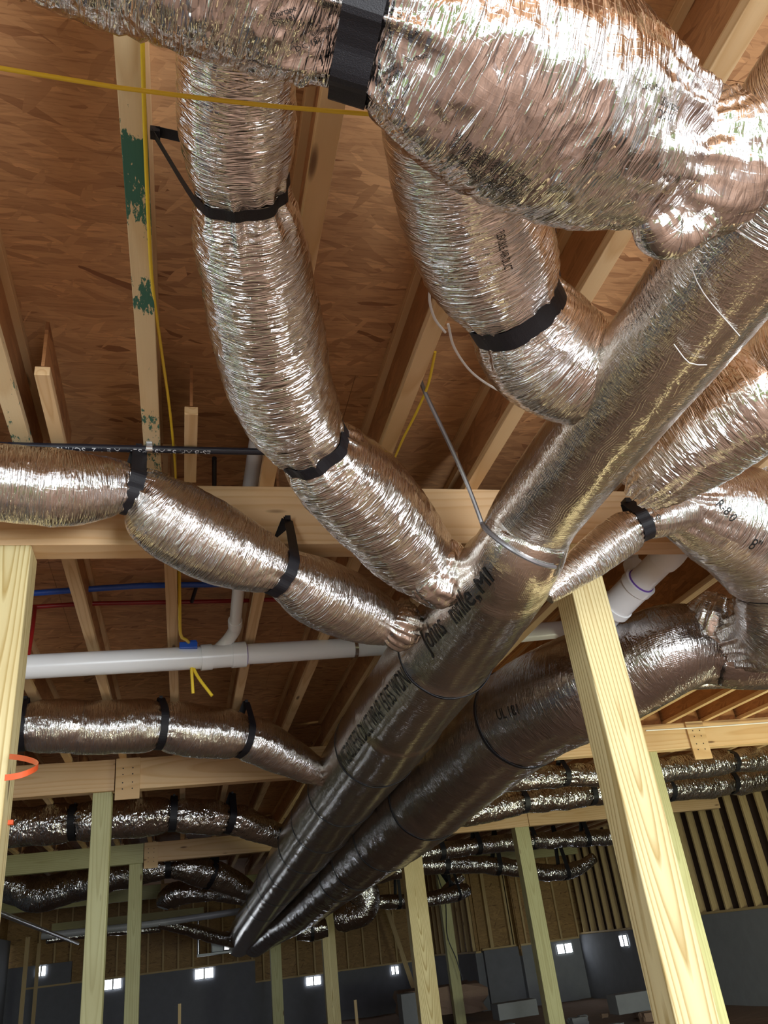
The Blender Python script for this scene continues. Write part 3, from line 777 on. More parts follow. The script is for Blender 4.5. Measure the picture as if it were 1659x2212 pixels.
tG, oG = duct('F1C', 'crushed foil collar where the curving duct meets the trunk', [D(905, 1218, 64, Z=1.36), D(925, 1228, 80, Z=1.35), D(950, 1236, 84, Z=1.345), D(975, 1245, 66, Z=1.34)], 'foil_crushed', name='duct_collar', cat='collar', amp=0.030, n=110, step=0.005, seed=44, gather=(0.25, 0.2))

# --- F2, the second duct behind the biggest one
t3, o3 = duct('F2', 'foil duct between the curving duct and the trunk, with a wide black strap',
    [D(930, 40, 150, Z=1.66), D(965, 220, 152, Z=1.64), D(1005, 400, 158, Z=1.62), D(1050, 540, 150, Z=1.59), D(1105, 655, 130, Z=1.55), D(1165, 740, 138, Z=1.50), D(1240, 800, 125, Z=1.44), D(1320, 850, 90, Z=1.38)],
    'foil_wrinkled', amp=0.017, n=128, step=0.010, seed=51, pinch=[(4.0, 0.10, 0.06)])
strap(t3, 4.0, P(1200, 540, Z=1.76), 0.062, 'wide black strap round the duct between the curving duct and the trunk')

# --- F3, left duct crossing in front of the nearest girder
t4, o4 = duct('F3', 'foil duct entering at the left edge and sloping down in front of the nearest girder',
    [D(-620, 985, 84, Y=2.5), D(0, 1042, 86, Y=2.68), D(140, 1055, 86, Y=2.72), D(282, 1058, 62, Y=2.78), D(360, 1115, 88, Y=2.84), D(470, 1175, 88, Y=2.92), D(603, 1232, 62, Y=3.02), D(680, 1275, 74, Y=3.15), D(760, 1312, 72, Y=3.35), D(822, 1340, 54, Y=3.5), D(868, 1352, 40, Y=3.62)],
    'foil_fine', amp=0.011, n=96, step=0.011, seed=61, pinch=[(3.0, 0.10, 0.035), (6.0, 0.08, 0.04)], gather=(0, 0.3))
strap(t4, 3.0, H - 0.004, 0.058, 'black strap hooked over the black pipe, holding the left sloping duct')
strap(t4, 6.0, 1.66, 0.050, 'black strap nailed to the girder face, round the left sloping duct')
duct('F3C', 'crumpled foil collar where the left sloping duct meets the trunk', [D(838, 1340, 46, Y=3.45), D(852, 1347, 60, Y=3.46), D(870, 1353, 60, Y=3.48), D(890, 1358, 44, Y=3.5)], 'foil_crushed', name='duct_collar', cat='collar', amp=0.028, n=90, step=0.005, seed=66, gather=(0.25, 0.2))

# --- F4
t5, o5 = duct('F4', 'level foil duct with three black straps below the white drain pipe',
    [D(-700, 1620, 58, Y=6.0), D(50, 1570, 58, Y=6.05), D(190, 1572, 58, Y=6.1), D(345, 1568, 57, Y=6.2), D(430, 1580, 56, Y=6.3), D(523, 1590, 53, Y=6.4), D(600, 1622, 46, Y=6.6), D(660, 1655, 36, Y=6.8), D(700, 1672, 26, Y=7.0)],
    'foil_fine', amp=0.016, n=80, step=0.016, seed=71, pinch=[(1, 0.15, 0.05), (3, 0.13, 0.05), (5, 0.15, 0.05)], gather=(0, 0.35))
for i_, (f_, px) in enumerate(((1, 72), (3, 362), (5, 530))):
    strap(t5, f_, H - 0.004, 0.055, ('left', 'middle', 'right')[i_] + ' one of the three black straps on the level duct below the white pipe', 'straps on the level duct below the white pipe')
# --- F5
t6, o6 = duct('F5', 'foil duct between the splice plate girder and the greenish girder at lower left',
    [D(-500, 1850, 42, Y=10.4), D(20, 1790, 42, Y=10.3), D(160, 1775, 42, Y=10.25), D(270, 1768, 41, Y=10.2), D(373, 1762, 40, Y=10.2), D(494, 1768, 36, Y=10.3), D(560, 1790, 30, Y=10.5), D(625, 1815, 22, Y=10.8)],
    'foil_far', amp=0.03, n=56, step=0.035, seed=81, pinch=[(2, 0.12, 0.07), (4, 0.12, 0.07), (5, 0.15, 0.07)], gather=(0, 0.3))
for f_, px in ((2, 160), (4, 375), (5, 495)):
    strap(t6, f_, H - 0.004, 0.08, 'black strap on the duct above the greenish girder at lower left', 'straps on the duct above the greenish girder')
# --- F6 and friends, deep left
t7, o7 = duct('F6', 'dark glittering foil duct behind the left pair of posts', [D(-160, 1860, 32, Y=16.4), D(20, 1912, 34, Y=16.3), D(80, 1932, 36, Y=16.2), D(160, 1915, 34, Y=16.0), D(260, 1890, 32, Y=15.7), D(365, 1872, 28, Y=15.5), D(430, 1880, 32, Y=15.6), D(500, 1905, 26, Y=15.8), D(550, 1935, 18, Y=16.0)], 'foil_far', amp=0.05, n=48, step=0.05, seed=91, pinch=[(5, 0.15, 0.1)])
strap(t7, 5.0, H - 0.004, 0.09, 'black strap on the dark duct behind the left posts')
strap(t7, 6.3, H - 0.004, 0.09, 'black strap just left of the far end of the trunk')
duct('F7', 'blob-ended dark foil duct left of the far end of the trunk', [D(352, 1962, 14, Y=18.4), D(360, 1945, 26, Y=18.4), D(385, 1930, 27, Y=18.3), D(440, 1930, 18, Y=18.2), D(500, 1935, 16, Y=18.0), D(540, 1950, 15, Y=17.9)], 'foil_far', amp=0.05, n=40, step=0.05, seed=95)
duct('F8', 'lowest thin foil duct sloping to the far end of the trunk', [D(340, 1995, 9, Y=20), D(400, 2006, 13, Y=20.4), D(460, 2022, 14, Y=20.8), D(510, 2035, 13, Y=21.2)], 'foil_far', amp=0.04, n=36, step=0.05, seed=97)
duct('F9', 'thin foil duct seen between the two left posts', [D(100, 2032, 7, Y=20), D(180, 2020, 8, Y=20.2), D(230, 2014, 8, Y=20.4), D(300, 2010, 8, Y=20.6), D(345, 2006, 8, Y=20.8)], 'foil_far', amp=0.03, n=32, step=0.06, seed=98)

# --- right side
t8, o8 = duct('R1', 'bright foil duct leaving the trunk to the right edge', [D(1385, 1062, 52, Z=1.40), D(1435, 1010, 92, Z=1.42), D(1520, 935, 118, Z=1.45), D(1610, 868, 124, Z=1.47), D(1720, 800, 124, Z=1.5), D(2200, 440, 116, Z=1.5)], 'foil_wrinkled', amp=0.018, n=112, step=0.011, seed=101, gather=(0.35, 0))
t9, o9 = duct('R2', 'wide foil duct with printed rating bulging down at the right edge', [D(1400, 1058, 40, Y=2.62), D(1452, 1082, 72, Y=2.66), D(1552, 1110, 116, Y=2.75), D(1638, 1158, 128, Y=2.9), D(1690, 1235, 120, Y=3.05), D(1700, 1330, 108, Y=3.2), D(1660, 1372, 84, Y=3.4), D(1590, 1392, 60, Y=3.6)], 'foil_fine', amp=0.014, n=112, step=0.012, seed=111, gather=(0.4, 0.3), pinch=[(4.1, 0.09, 0.05)])
tie(t9, 4.1, 0.030, 'black tie low on the bulging duct at the right edge')
t9b, o9b = duct('R2b', 'foil duct passing behind the bulging duct at the right edge', [D(1560, 985, 40, Y=3.0), D(1640, 1005, 62, Y=2.95), D(1740, 1050, 75, Y=2.9), D(2150, 1150, 75, Y=2.9)], 'foil_wrinkled', amp=0.012, n=72, step=0.015, seed=117)
t10, o10 = duct('R3', 'short thin foil duct with a black strap tucked under the trunk', [D(1180, 1288, 22, Y=2.80), D(1240, 1235, 38, Y=2.76), D(1310, 1180, 48, Y=2.70), D(1355, 1148, 48, Y=2.66), D(1384, 1132, 40, Y=2.63), D(1425, 1118, 44, Y=2.62), D(1490, 1098, 42, Y=2.64)], 'foil_fine', amp=0.010, n=72, step=0.010, seed=121, pinch=[(4.0, 0.08, 0.03)])
strap(t10, 4.0, P(1386, 1070, Y=2.62), 0.050, 'short black strap on the thin duct tucked under the trunk')
duct('R4', 'foil sleeve joining the bulging duct to the dark trunk at right', [D(1560, 1290, 40, Y=3.6), D(1545, 1330, 66, Y=3.65), D(1535, 1375, 78, Y=3.75), D(1525, 1410, 70, Y=3.8)], 'foil_crushed', name='duct_collar', cat='collar', amp=0.03, n=80, step=0.010, seed=125, gather=(0.3, 0.1))
duct('R5', 'dim foil duct low at the right edge behind the dark trunk', [D(1440, 1472, 20, Y=5.2), D(1540, 1463, 26, Y=5.2), D(1660, 1458, 28, Y=5.2), D(1760, 1450, 28, Y=5.2)], 'foil_dull', amp=0.012, n=48, step=0.02, seed=127)
# two long runs behind the post on the right
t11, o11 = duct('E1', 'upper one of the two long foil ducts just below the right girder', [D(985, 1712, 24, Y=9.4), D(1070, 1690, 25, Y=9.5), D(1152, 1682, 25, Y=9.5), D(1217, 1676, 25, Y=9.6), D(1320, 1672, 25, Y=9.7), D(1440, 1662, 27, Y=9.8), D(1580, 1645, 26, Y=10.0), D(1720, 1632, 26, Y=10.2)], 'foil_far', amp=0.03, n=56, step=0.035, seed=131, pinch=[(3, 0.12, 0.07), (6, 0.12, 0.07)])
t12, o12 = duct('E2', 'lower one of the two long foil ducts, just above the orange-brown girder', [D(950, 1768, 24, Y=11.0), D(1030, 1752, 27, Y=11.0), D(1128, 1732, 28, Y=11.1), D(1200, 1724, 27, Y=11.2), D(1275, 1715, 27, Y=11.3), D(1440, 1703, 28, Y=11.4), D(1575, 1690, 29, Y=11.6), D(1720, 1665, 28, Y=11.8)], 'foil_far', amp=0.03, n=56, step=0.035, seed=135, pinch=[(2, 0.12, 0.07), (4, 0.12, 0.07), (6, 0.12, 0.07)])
for f_, px in ((3, 1222), (6, 1582)): strap(t11, f_, H - 0.004, 0.075, 'black strap on the upper long duct right of centre', 'straps on the upper long right duct')
for f_, px in ((2, 1130), (4, 1278), (5, 1448), (6, 1580)): strap(t12, f_, H - 0.004, 0.085, 'black strap on the lower long duct right of centre', 'straps on the lower long right duct')
t13, o13 = duct('E3', 'far foil duct between the lime post and the big post, upper run', [D(850, 1856, 19, Y=15.12), D(940, 1840, 19, Y=15.30), D(1030, 1828, 18, Y=15.48), D(1140, 1818, 18, Y=15.66), D(1265, 1812, 17, Y=15.84), D(1340, 1806, 17, Y=15.9)], 'foil_far', amp=0.04, n=40, step=0.05, seed=141)
t14, o14 = duct('E4', 'far foil duct between the lime post and the big post, lower run curling up', [D(800, 1890, 20, Y=16.38), D(900, 1872, 19, Y=16.38), D(1000, 1868, 19, Y=16.47), D(1110, 1874, 18, Y=16.65), D(1190, 1886, 17, Y=16.83), D(1250, 1875, 15, Y=17.01), D(1282, 1853, 11, Y=17.10)], 'foil_far', amp=0.04, n=40, step=0.05, seed=145)
for px in (952, 1028, 1148, 1265): strap(t13, float(np.interp(px, [850, 940, 1030, 1140, 1265, 1400], range(6))), H - 0.004, 0.10, 'black strap on the far upper run between the posts', 'straps on the far upper run')
for px in (962, 1070, 1215): strap(t14, float(np.interp(px, [800, 900, 1000, 1110, 1190, 1250, 1282], range(7))), H - 0.004, 0.10, 'black strap on the far lower run between the posts', 'straps on the far lower run')
duct('E5', 'bulky foil elbow right of the far part of the dark trunk', [D(770, 1880, 22, Y=17.0), D(788, 1920, 30, Y=17.0), D(785, 1960, 33, Y=17.1), D(755, 1978, 30, Y=17.2), D(725, 1985, 24, Y=17.3)], 'foil_far', amp=0.06, n=44, step=0.04, seed=151)
tE6, _ = duct('E6', 'thin foil duct running right from the bulky elbow to its cut end', [D(800, 1948, 14, Y=18.0), D(860, 1948, 15, Y=18.1), D(930, 1942, 15, Y=18.2), D(985, 1930, 17, Y=18.4), D(1008, 1922, 14, Y=18.5)], 'foil_far', amp=0.03, n=36, step=0.05, seed=155)
tE7, _ = duct('E7', 'thin foil duct slanting up to the far lower run', [D(955, 1932, 10, Y=18.9), D(975, 1912, 11, Y=18.9), D(998, 1892, 10, Y=18.9)], 'foil_far', amp=0.03, n=28, step=0.05, seed=157)
tE8, _ = duct('E8', 'boxy foil stub under the dark trunk beside the far posts', [D(640, 2012, 18, Y=19), D(672, 2010, 22, Y=19), D(704, 2002, 22, Y=19)], 'foil_far', amp=0.04, n=32, step=0.05, seed=159)

for t_, f_, lab in ((tE6, 1, 'black strap on the thin duct running right from the bulky elbow'), (tE6, 3, 'black strap by the cut end of the thin far duct'), (tE7, 1, 'black strap on the thin slanting far duct'), (tE8, 1, 'black strap on the boxy foil stub')):
    strap(t_, f_, H - 0.004, 0.07, lab)

# --- lettering on the jackets
letter_on(tA, oA, 'Johns', (927, 1408), (969, 1367), 1.15)
letter_on(tA, oA, 'nville,', (984, 1348), (1037, 1292), 1.15)
letter_on(tA, oA, 'MI', (1040, 1284), (1068, 1252), 1.15)
letter_on(tA, oA, 'JM MICROLITE FSK DUCT WRAP 1515S WDN', (745, 1665), (888, 1475), 1.7)
letter_on(t9, o9, 'R-8.0', (1545, 1090), (1578, 1130), 1.2)
letter_on(t9, o9, '8"', (1612, 1180), (1632, 1192), 1.2)
letter_on(t3, o3, '8"', (1012, 410), (1034, 404), 1.3)
letter_on(t3, o3, 'FLEXIBLE AIR DUCT', (1075, 500), (1088, 590), 2.2)
letter_on(t10, o10, '8.0', (1402, 1128), (1428, 1122), 1.0)
for k, (a, b_) in enumerate([((588, 42), (640, 22)), ((680, 78), (722, 60)), ((640, 105), (690, 88)), ((735, 40), (780, 18)), ((700, 18), (740, 0)), ((882, 90), (915, 76)), ((820, 160), (858, 150)), ((880, 130), (918, 122))]):
    letter_on(t1, o1, ['Shurtape\nDC 181', 'Shurtape', 'DC 181'][k % 3], a, b_, 1.1)
for k in range(7):
    letter_on(t1, o1, 'UL 181 CLASS 1 AIR DUCT R-8.0', (985 - k * 4, 292 + k * 9), (1140 - k * 4, 388 + k * 9), 1.2)
letter_on(t1, o1, 'Shurtape\nDC 181', (1432, 225), (1462, 240), 1.2)
letter_on(t1, o1, 'DC 181', (1395, 190), (1425, 205), 1.2)
letter_on(tB, oB, 'UL 181', (1075, 1560), (1120, 1540), 1.1)

# --- draw band with a loose tail at the near seam of the trunk
row = int(tA.at(4.05))
pts = [P(893, 775, Y=2.35), P(915, 840, Y=2.36), P(945, 905, Y=2.38), P(985, 990, Y=2.42), P(1015, 1060, Y=2.46)]
ra, ta = tA.locate(1045, 1130); rb, tb = tA.locate(1195, 1222); dt = (tb - ta + PI) % (2 * PI) - PI
for k in range(13): pts.append(tA.surf(ra + (rb - ra) * k / 12, ta + dt * k / 12, 0.006))
mb = MB(); mb.tube(spline(pts, 0.02), 0.0085, 8)
tag(mb.build('draw_band', M['band_grey'], smooth=True), 'loose grey draw band wrapped round the trunk with its tail up at the joist', 'band')
for lab, pp, d_ in (('short white nylon tie hanging beside the strapped duct', [(930, 612), (928, 650), (940, 690), (962, 718)], 1.78),
                ('long white nylon tie curving from the joist to the trunk', [(968, 700), (982, 752), (1020, 805), (1075, 842), (1130, 860), (1168, 868)], 1.76)):
    mb = MB(); mb.tube(spline([P(x, y_, Z=d_) for x, y_ in pp], 0.02), 0.0045, 8)
    tag(mb.build('cable_tie', M['nylon'], smooth=True), lab, 'tie')
for k, pp in enumerate([[(1495, 570), (1520, 630), (1592, 718)], [(1458, 738), (1490, 765), (1527, 782)], [(1552, 488), (1558, 498), (1560, 512)]]):
    q = [tA.surf(*tA.locate(*p), 0.012 + 0.006 * (i == 1)) for i, p in enumerate(pp)]
    mb = MB(); mb.tube(spline(q, 0.02), 0.0013, 6)
    tag(mb.build('loose_thread', M['nylon'], smooth=True), ('long white thread on the near trunk', 'curled white thread in the middle of the near trunk', 'tiny thread end by the knotted foil ball')[k], 'thread')

# ================================================================== PIPES AND CABLES
# white drain line behind the nearest girder
e = tag(empty('drain_pipe', P(55, 1440, Y=4.9)), 'horizontal white plastic drain pipe with a branch fitting, left of the trunk', 'pipe')
pa, pb, pc_, pd = P(-600, 1476, Y=4.7), P(440, 1420, Y=5.0), P(520, 1414, Y=5.02), P(900, 1390, Y=5.2)
rp = 24.5 * mpp(pb)
MB().tube([pa, pb], rp, 32).build('pipe', M['pvc'], e, smooth=True)
MB().tube([pc_, pd, P(1230, 1358, Y=5.4)], rp * 0.92, 32).build('pipe', M['pvc'], e, smooth=True)
tee = MB(); dx = (pc_ - pb).normalized()
tee.tube([pb - dx * 0.02, pb + dx * 0.05], rp * 1.14, 32); tee.tube([pb, pc_], rp * 1.04, 32); tee.tube([pc_ - dx * 0.06, pc_ + dx * 0.03], rp * 1.14, 32)
c0 = P(478, 1400, Y=5.0)
tee.tube(spline([c0 + Vector((-0.03, 0, -0.02)), P(492, 1383, Y=4.98), P(506, 1362, Y=4.9), P(508, 1348, Y=4.8)], 0.02), rp * 0.56, 24)
tee.tube([P(508, 1352, Y=4.82), P(508, 1340, Y=4.76)], rp * 0.62, 24)
tee.build('branch_fitting', M['pvc'], e, smooth=True)
MB().tube([pc_ + dx * 0.031, pc_ + dx * 0.036], rp * 1.0, 32).build('primer_ring', M['purple'], e, smooth=True)
vz = P(508, 1345, Y=4.78); MB().tube([vz, Vector((vz.x - 0.01, 3.6, 1.99)), Vector((vz.x + 0.0, 2.62, 1.99))], rp * 0.5, 24).build('pipe', M['pvc'], e, smooth=True)
hp = P(765, 1400, Y=5.13)
hg = MB(); hg.tube([hp - dx * 0.012, hp + dx * 0.012], rp * 0.97, 32); hg.tube([hp + Vector((0, 0, rp)), hp + Vector((0, 0, H - hp.z + 0.02))], 0.004, 8)
tag(hg.build('pipe_hanger', M['zinc'], smooth=True), 'thin metal hanger on the white pipe just left of the trunk', 'hanger')
# slanting drain with wye at right of the large post
e = tag(empty('drain_pipe', P(1400, 1240, Y=3.5)), 'slanting white plastic drain pipe with elbow, right of the large bright post', 'pipe')
a_, b2, c2, d2 = P(1292, 1352, Y=3.95), P(1356, 1284, Y=3.66), P(1404, 1236, Y=3.48), P(1448, 1192, Y=3.32)
r2 = 31 * mpp(c2)
MB().tube([a_, b2, c2, d2], r2 * 0.93, 32).build('pipe', M['pvc'], e, smooth=True)
f1 = MB(); u = (c2 - b2).normalized(); f1.tube([b2 - u * 0.12, b2 + u * 0.10], r2 * 1.12, 32); f1.tube([b2 - u * 0.13, b2 - u * 0.09], r2 * 1.22, 32); f1.tube([b2 + u * 0.07, b2 + u * 0.115], r2 * 1.2, 32)
f1.tube([b2 + u * 0.02, P(1375, 1245, Y=3.75), P(1368, 1222, Y=3.78)], r2 * 0.6, 24); f1.tube([P(1371, 1236, Y=3.77), P(1366, 1216, Y=3.78)], r2 * 0.7, 24)
f1.build('wye_fitting', M['pvc'], e, smooth=True)
MB().tube([b2 + u * 0.114, b2 + u * 0.122], r2 * 1.0, 32).build('primer_ring', M['purple'], e, smooth=True)
el = MB(); el.tube(spline([P(1432, 1207, Y=3.38), d2, P(1462, 1168, Y=3.28), P(1462, 1140, Y=3.3), P(1458, 1110, Y=3.35)], 0.02), r2 * 1.1, 32)
el.build('elbow', M['pvc'], e, smooth=True)
MB().tube([P(1366, 1218, Y=3.78), P(1358, 1180, Y=3.9)], r2 * 0.55, 24).build('pipe', M['pvc'], e, smooth=True)
# black steel gas pipe with its clamp
e = tag(empty('gas_pipe', P(0, 962, Z=H - 0.016)), 'thin black steel pipe with white stamped markings under the near joists', 'pipe')
ga, gb = P(-800, 967, Z=H - 0.016), P(620, 957, Z=H - 0.016); gb.y = ga.y = (ga.y + gb.y) / 2
MB().tube([ga, gb], 0.0145, 20).build('pipe', M['black_steel'], e, smooth=True)
cl = P(322, 958, Z=H - 0.016); cl.y = ga.y
cb = MB(); cb.tube([cl - Vector((0.012, 0, 0)), cl + Vector((0.012, 0, 0))], 0.017, 20); cb.box((cl.x, cl.y - 0.02, H - 0.002), (0.011, 0.016, 0.0015))
tag(cb.build('pipe_clamp', M['zinc'], e, smooth=True), 'shiny galvanised clamp')
tm = text_mesh('ES-B API 5L A53 PSL-1  A E 1/2" SCH.40 X')
co = np.array([v.co[:] for v in tm.vertices]); kk = 0.62 / co[:, 0].max()
vv = []
for x, y_, _ in co:
    q = Vector((0.10 - x * kk, 0, 0)); ang = -y_ * kk * 0.9 / 0.0148 + 0.95
    vv.append((q.x, ga.y - 0.0152 * math.sin(ang), ga.z - 0.0152 * math.cos(ang)))
m2 = bpy.data.meshes.new('printed_lettering'); m2.from_pydata(vv, [], [tuple(p.vertices) for p in tm.polygons]); link('printed_lettering', m2, M['ink_white'], e)
# water lines
def pipe(name, label, pts, r, mat, cat='pipe', group=None, n=16):
    mb = MB(); mb.tube(spline(pts, 0.03), r, n); return tag(mb.build(name, M[mat], smooth=True), label, cat, group)
pipe('water_pipe', 'blue plastic water pipe running behind the joists above the white drain pipe', [P(-500, 1325, Y=4.55), P(200, 1272, Y=4.65), P(360, 1264, Y=4.7), P(520, 1262, Y=4.75), P(900, 1255, Y=4.9)], 0.018, 'blue')
pipe('water_pipe', 'dark red water pipe just below the blue one', [P(60, 1312, Y=4.85), P(200, 1304, Y=4.88), P(420, 1300, Y=4.92), P(640, 1294, Y=5.0), P(900, 1286, Y=5.1)], 0.014, 'red')
pipe('water_pipe', 'short dark red riser beside the left post', [P(76, 1312, Y=4.83), P(70, 1360, Y=4.6), P(62, 1412, Y=4.5)], 0.011, 'red')
pipe('water_pipe', 'short black pipe linking the blue and red pipes', [P(426, 1262, Y=4.73), P(414, 1300, Y=4.9)], 0.012, 'black_steel')
for x_ in (463, 545): pipe('vent_line', 'thin dark pipe rising above the nearest girder, one on each side of the white one', [P(x_, 990, Y=3.15), P(x_, 1052, Y=3.4), P(x_ + 2, 1230, Y=4.2)], 0.011, 'black_steel', group='dark pipes beside the white riser')
# far pipes
pipe('conduit', 'shiny metal conduit slanting down at the lower left edge', [P(-40, 1955, X=-1.9), P(60, 1996, X=-1.9), P(168, 2038, X=-1.9)], 0.03, 'zinc')
pipe('drain_pipe', 'dim grey pipe crossing behind the left posts toward the far trunk end', [P(90, 2022, Y=20), P(310, 1998, Y=20), P(520, 1968, Y=20)], 0.07, 'pvc_grey')
# yellow cables
cz = H - 0.008
pipe('electrical_cable', 'yellow electrical cable stretched straight across the top left', [P(-700, 30, Z=1.455), P(150, 172, Z=1.455), P(310, 196, Z=1.455), P(560, 226, Z=1.455), P(830, 249, Z=1.455), P(1010, 262, Z=1.455)], 0.0044, 'yellow_jacket', 'cable')
pipe('electrical_cable', 'yellow electrical cable following the green-painted joist', [P(306, 20, Z=cz - .01), P(312, 250, Z=cz - .01), P(321, 480, Z=cz - .01), P(330, 620, Z=H + .0), P(349, 760, Z=H + .03), P(366, 880, Z=H + .03), P(377, 990, Z=H + .02), P(380, 1045, Z=H + .03)], 0.0052, 'yellow_jacket', 'cable')
pipe('electrical_cable', 'yellow cable along the joist beside the loose grey band', [P(940, 760, Z=H + .02), P(925, 830, Z=H + .01), P(900, 890, Z=H - .0), P(872, 945, Z=H), P(848, 1000, Z=H + .01)], 0.0052, 'yellow_jacket', 'cable')
pipe('electrical_cable', 'yellow cable dropping behind the white pipe and ending in two cut tails', [P(386, 1200, Y=4.0), P(388, 1300, Y=4.4), P(390, 1370, Y=4.75), P(402, 1382, Y=4.85), P(412, 1398, Y=4.95), P(414, 1450, Y=4.98), P(417, 1498, Y=5.0)], 0.010, 'yellow_jacket', 'cable')
pipe('electrical_cable', 'second cut yellow cable tail below the white pipe', [P(410, 1420, Y=5.0), P(425, 1458, Y=4.98), P(458, 1503, Y=4.96)], 0.010, 'yellow_jacket', 'cable')
bx = MB(); c = P(407, 1396, Y=4.93); bx.box(c, (0.055, 0.03, 0.02)); bx.box(c + Vector((0.03, 0, 0.02)), (0.02, 0.025, 0.012)); tag(bx.build('cable_clip', M['blue'], bevel=0.004), 'blue plastic clip on top of the white pipe', 'clip')
pipe('electrical_cable', 'white cable lying along the face of the right girder', [P(1395, 1578, Y=8.10), P(1500, 1572, Y=8.08), P(1600, 1565, Y=8.10), P(1720, 1556, Y=8.10)], 0.008, 'white_jacket', 'cable')
# orange strap on the left post
hp = [P(20, 1634, Y=3.0), P(50, 1638, Y=2.9), P(76, 1646, Y=2.8), P(82, 1656, Y=2.72), P(62, 1668, Y=2.66), P(38, 1676, Y=2.64), P(10, 1680, Y=2.62)]
sp_ = spline(hp, 0.01); mb = MB(); vs = []; fs = []
for p in sp_: vs += [p + Vector((0, 0, .009)), p + Vector((0, 0, -.009)), p + Vector((0, .002, -.009)), p + Vector((0, .002, .009))]
for i in range(len(sp_) - 1):
    for k in range(4): fs.append((i * 4 + k, i * 4 + (k + 1) % 4, (i + 1) * 4 + (k + 1) % 4, (i + 1) * 4 + k))
mb.add(vs, fs); tag(mb.build('loose_strap', M['orange'], smooth=True), 'loop of orange plastic strap sticking out by the left post', 'strap')
mb = MB(); mb.box(P(21, 1777, X=-0.588), (0.012, 0.01, 0.008)); tag(mb.build('marker_tag', M['orange'], bevel=0.002), 'small orange tag at the left post below the orange loop', 'tag')
# hanging wire at the thin weathered post
pipe('hanging_wire', 'thin dark wire dangling beside the thin weathered post', [P(945, 1890, Y=20.3), P(962, 1950, Y=20.3), P(966, 2020, Y=20.2), P(985, 2070, Y=20.2), P(1000, 2118, Y=20.2)], 0.012, 'black_steel', 'wire')
# equipment platform hung at the far end of the trunk
e = tag(empty('equipment_platform', P(480, 2060, Y=22.6)), 'pale metal platform hung under the far end of the trunk', 'platform')
pl = P(425, 2064, Y=22.6); pr = P(536, 2049, Y=22.6)
MB().span((pl.x, 22.0, pr.z - 0.05), (pr.x, 22.9, pr.z)).build('tray', M['sheet_metal'], e, bevel=0.004)
MB().tube([Vector((pl.x + .03, 22.1, pr.z)), Vector((pl.x + .03, 22.1, pr.z + 0.85))], 0.03, 10).build('hanger_rod', M['zinc'], e, smooth=True)
hx = P(475, 2045, Y=22.5)
tag(MB().span((hx.x - 0.2, 22.2, pr.z + 0.002), (hx.x + 0.2, 22.8, pr.z + 0.42)).build('sheet_metal_box', M['sheet_metal'], bevel=0.01), 'silver sheet metal box standing on the hung platform', 'box')
hx = P(512, 2050, Y=22.3)
tag(MB().span((hx.x - 0.33, 22.0, pr.z + 0.002), (hx.x + 0.45, 22.8, pr.z + 0.30)).build('plenum_box', M['foil_dull'], bevel=0.02), 'dark foil-covered plenum at the far ends of both trunks', 'plenum')

# ================================================================== FAR WALL THINGS
def vent(px, py, wpx, hpx, label, Y=None, X=None):
    c = P(px, py, Y=Y, X=X); k = mpp(c); w, h = wpx * k / 2, hpx * k / 2
    e = tag(empty('foundation_vent', c), label, 'vent')
    if Y is not None:
        f = MB(); t = 0.02
        for (a, b_) in (((-w - t, -h - t), (w + t, -h)), ((-w - t, h), (w + t, h + t)), ((-w - t, -h), (-w, h)), ((w, -h), (w + t, h)), ((-0.02, -h), (0.02, h))):
            f.span((c.x + a[0], c.y - 0.03, c.z + a[1]), (c.x + b_[0], c.y, c.z + b_[1]))
        f.build('frame', M['vent_frame'], e)
        g = MB(); g.span((c.x - w, c.y - 0.012, c.z - h), (c.x - 0.02, c.y - 0.002, c.z + h)); g.span((c.x + 0.02, c.y - 0.012, c.z - h), (c.x + w, c.y - 0.002, c.z + h))
        g.build('daylit_louvre', M['vent_glow'], e)
    else:
        f = MB(); t = 0.02; w *= 1.7
        for (a, b_) in (((-w - t, -h - t), (w + t, -h)), ((-w - t, h), (w + t, h + t)), ((-w - t, -h), (-w, h)), ((w, -h), (w + t, h)), ((-0.03, -h), (0.03, h))):
            f.span((c.x - 0.03, c.y + a[0], c.z + a[1]), (c.x, c.y + b_[0], c.z + b_[1]))
        f.build('frame', M['vent_frame'], e)
        g = MB(); g.span((c.x - 0.012, c.y - w, c.z - h), (c.x - 0.002, c.y - 0.03, c.z + h)); g.span((c.x - 0.012, c.y + 0.03, c.z - h), (c.x - 0.002, c.y + w, c.z + h))
        g.build('daylit_louvre', M['vent_glow'], e)
vent(89, 2098, 18, 18, 'leftmost bright foundation vent', Y=26.97)
vent(244, 2126, 33, 18, 'bright double vent right of the lower left post', Y=26.98)
vent(441, 2103, 38, 18, 'wide bright vent below the hung metal platform', Y=26.98)
vent(677, 2119, 31, 15, 'bright double vent just left of the yellow-green post', Y=26.98)
vent(853, 2096, 15, 14, 'small bright vent left of the lime-yellow post', Y=26.98)
vent(1080, 2066, 16, 18, 'bright vent between the thin weathered post and the slim green-grey post', Y=24.6)
vent(1219, 2049, 34, 17, 'vent with white cover right of the slim green-grey post', Y=22.19)
vent(1349, 2032, 20, 20, 'rightmost double vent beside the large bright post', X=10.09)
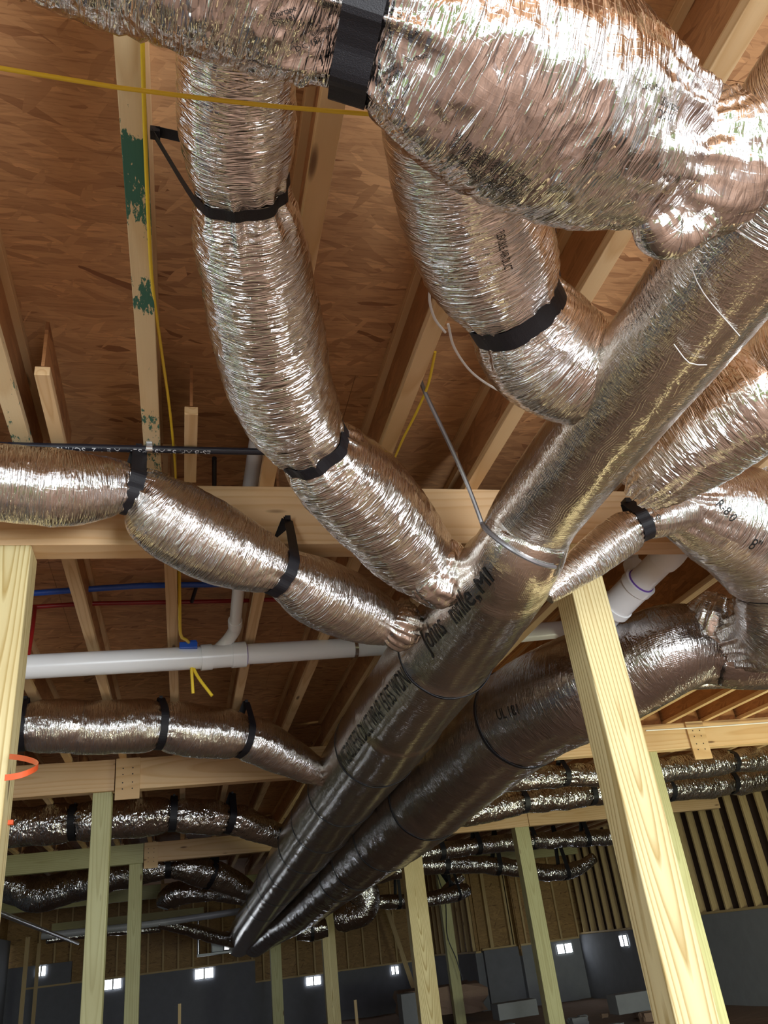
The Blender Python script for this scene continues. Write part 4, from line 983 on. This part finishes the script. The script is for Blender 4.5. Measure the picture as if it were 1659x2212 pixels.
# rubble, ledges and blocks along the foot of the back wall
def rock(c, sx, sy, sz, label, mat='concrete_light', seed=1, name='stone', cat='stone', group=None):
    bm = bmesh.new(); bmesh.ops.create_cube(bm, size=2.0)
    bmesh.ops.subdivide_edges(bm, edges=list(bm.edges), cuts=3, use_grid_fill=True)
    rr = random.Random(seed)
    for v in bm.verts:
        v.co = Vector((v.co.x * sx, v.co.y * sy, v.co.z * sz)) * (1 + rr.uniform(-0.10, 0.10))
    me = bpy.data.meshes.new(name); bm.to_mesh(me); bm.free()
    o = link(name, me, M[mat]); o.location = c; return tag(o, label, cat, group)
rock(P(950, 2160, Y=21.5), 0.9, 0.7, 0.28, 'dark earthen ledge at the foot of the middle wall', 'dirt', 3, 'earth_ledge', 'ledge')
tag(MB().box(P(1112, 2180, Y=18.0), (0.42, 0.2, 0.14)).build('concrete_block', M['concrete_light'], bevel=0.01), 'pale concrete block on the ground left of the slim green-grey post', 'block')
tag(MB().box(P(1360, 2165, Y=16.5), (0.36, 0.2, 0.16)).build('concrete_block', M['concrete_light'], bevel=0.01), 'pale concrete block low on the right wall beside the large bright post', 'block')
tag(MB().box(P(882, 2195, Y=19.5), (0.16, 0.2, 0.42)).build('concrete_block', M['concrete_light'], bevel=0.01), 'upright grey block left of the lime-yellow post', 'block')
rr = random.Random(5)
for k in range(26):
    px = rr.uniform(960, 1420); yv = rr.uniform(13.5, 18); c = P(px, 2195, Y=yv); c.z = FLOOR + 0.05
    s_ = rr.uniform(0.05, 0.14)
    rock(c, s_ * 1.3, s_, s_ * 0.7, 'small lump of rubble on the dirt floor at the foot of the posts', 'dirt' if k % 3 else 'concrete_light', k, 'rubble', 'rubble', 'rubble on the dirt floor')
for px, lab in ((388, 'thin wooden stake at the bottom left of centre'), (767, 'thin wooden stake between the yellow-green and lime-yellow posts')):
    t_ = P(px, 2168 if px < 500 else 2160, Y=16.0)
    tag(board('wooden_stake', (t_.x, 16.0, FLOOR - 0.02), (t_.x, 16.0, t_.z), (0, 1, 0), 0.04, 0.05, 'stud'), lab, 'stake')
# pilaster strips at the left wall
for px, Yv in ((54, 22.0), (80, 25.5)):
    c = P(px, 2100, Y=Yv); tag(board('wall_strip', (c.x, Yv, FOOT), (c.x, Yv, 1.1), (0, 1, 0), 0.06, 0.09, 'stud'), ('left' if px < 60 else 'right') + ' one of two thin upright boards on the left wall', 'board')
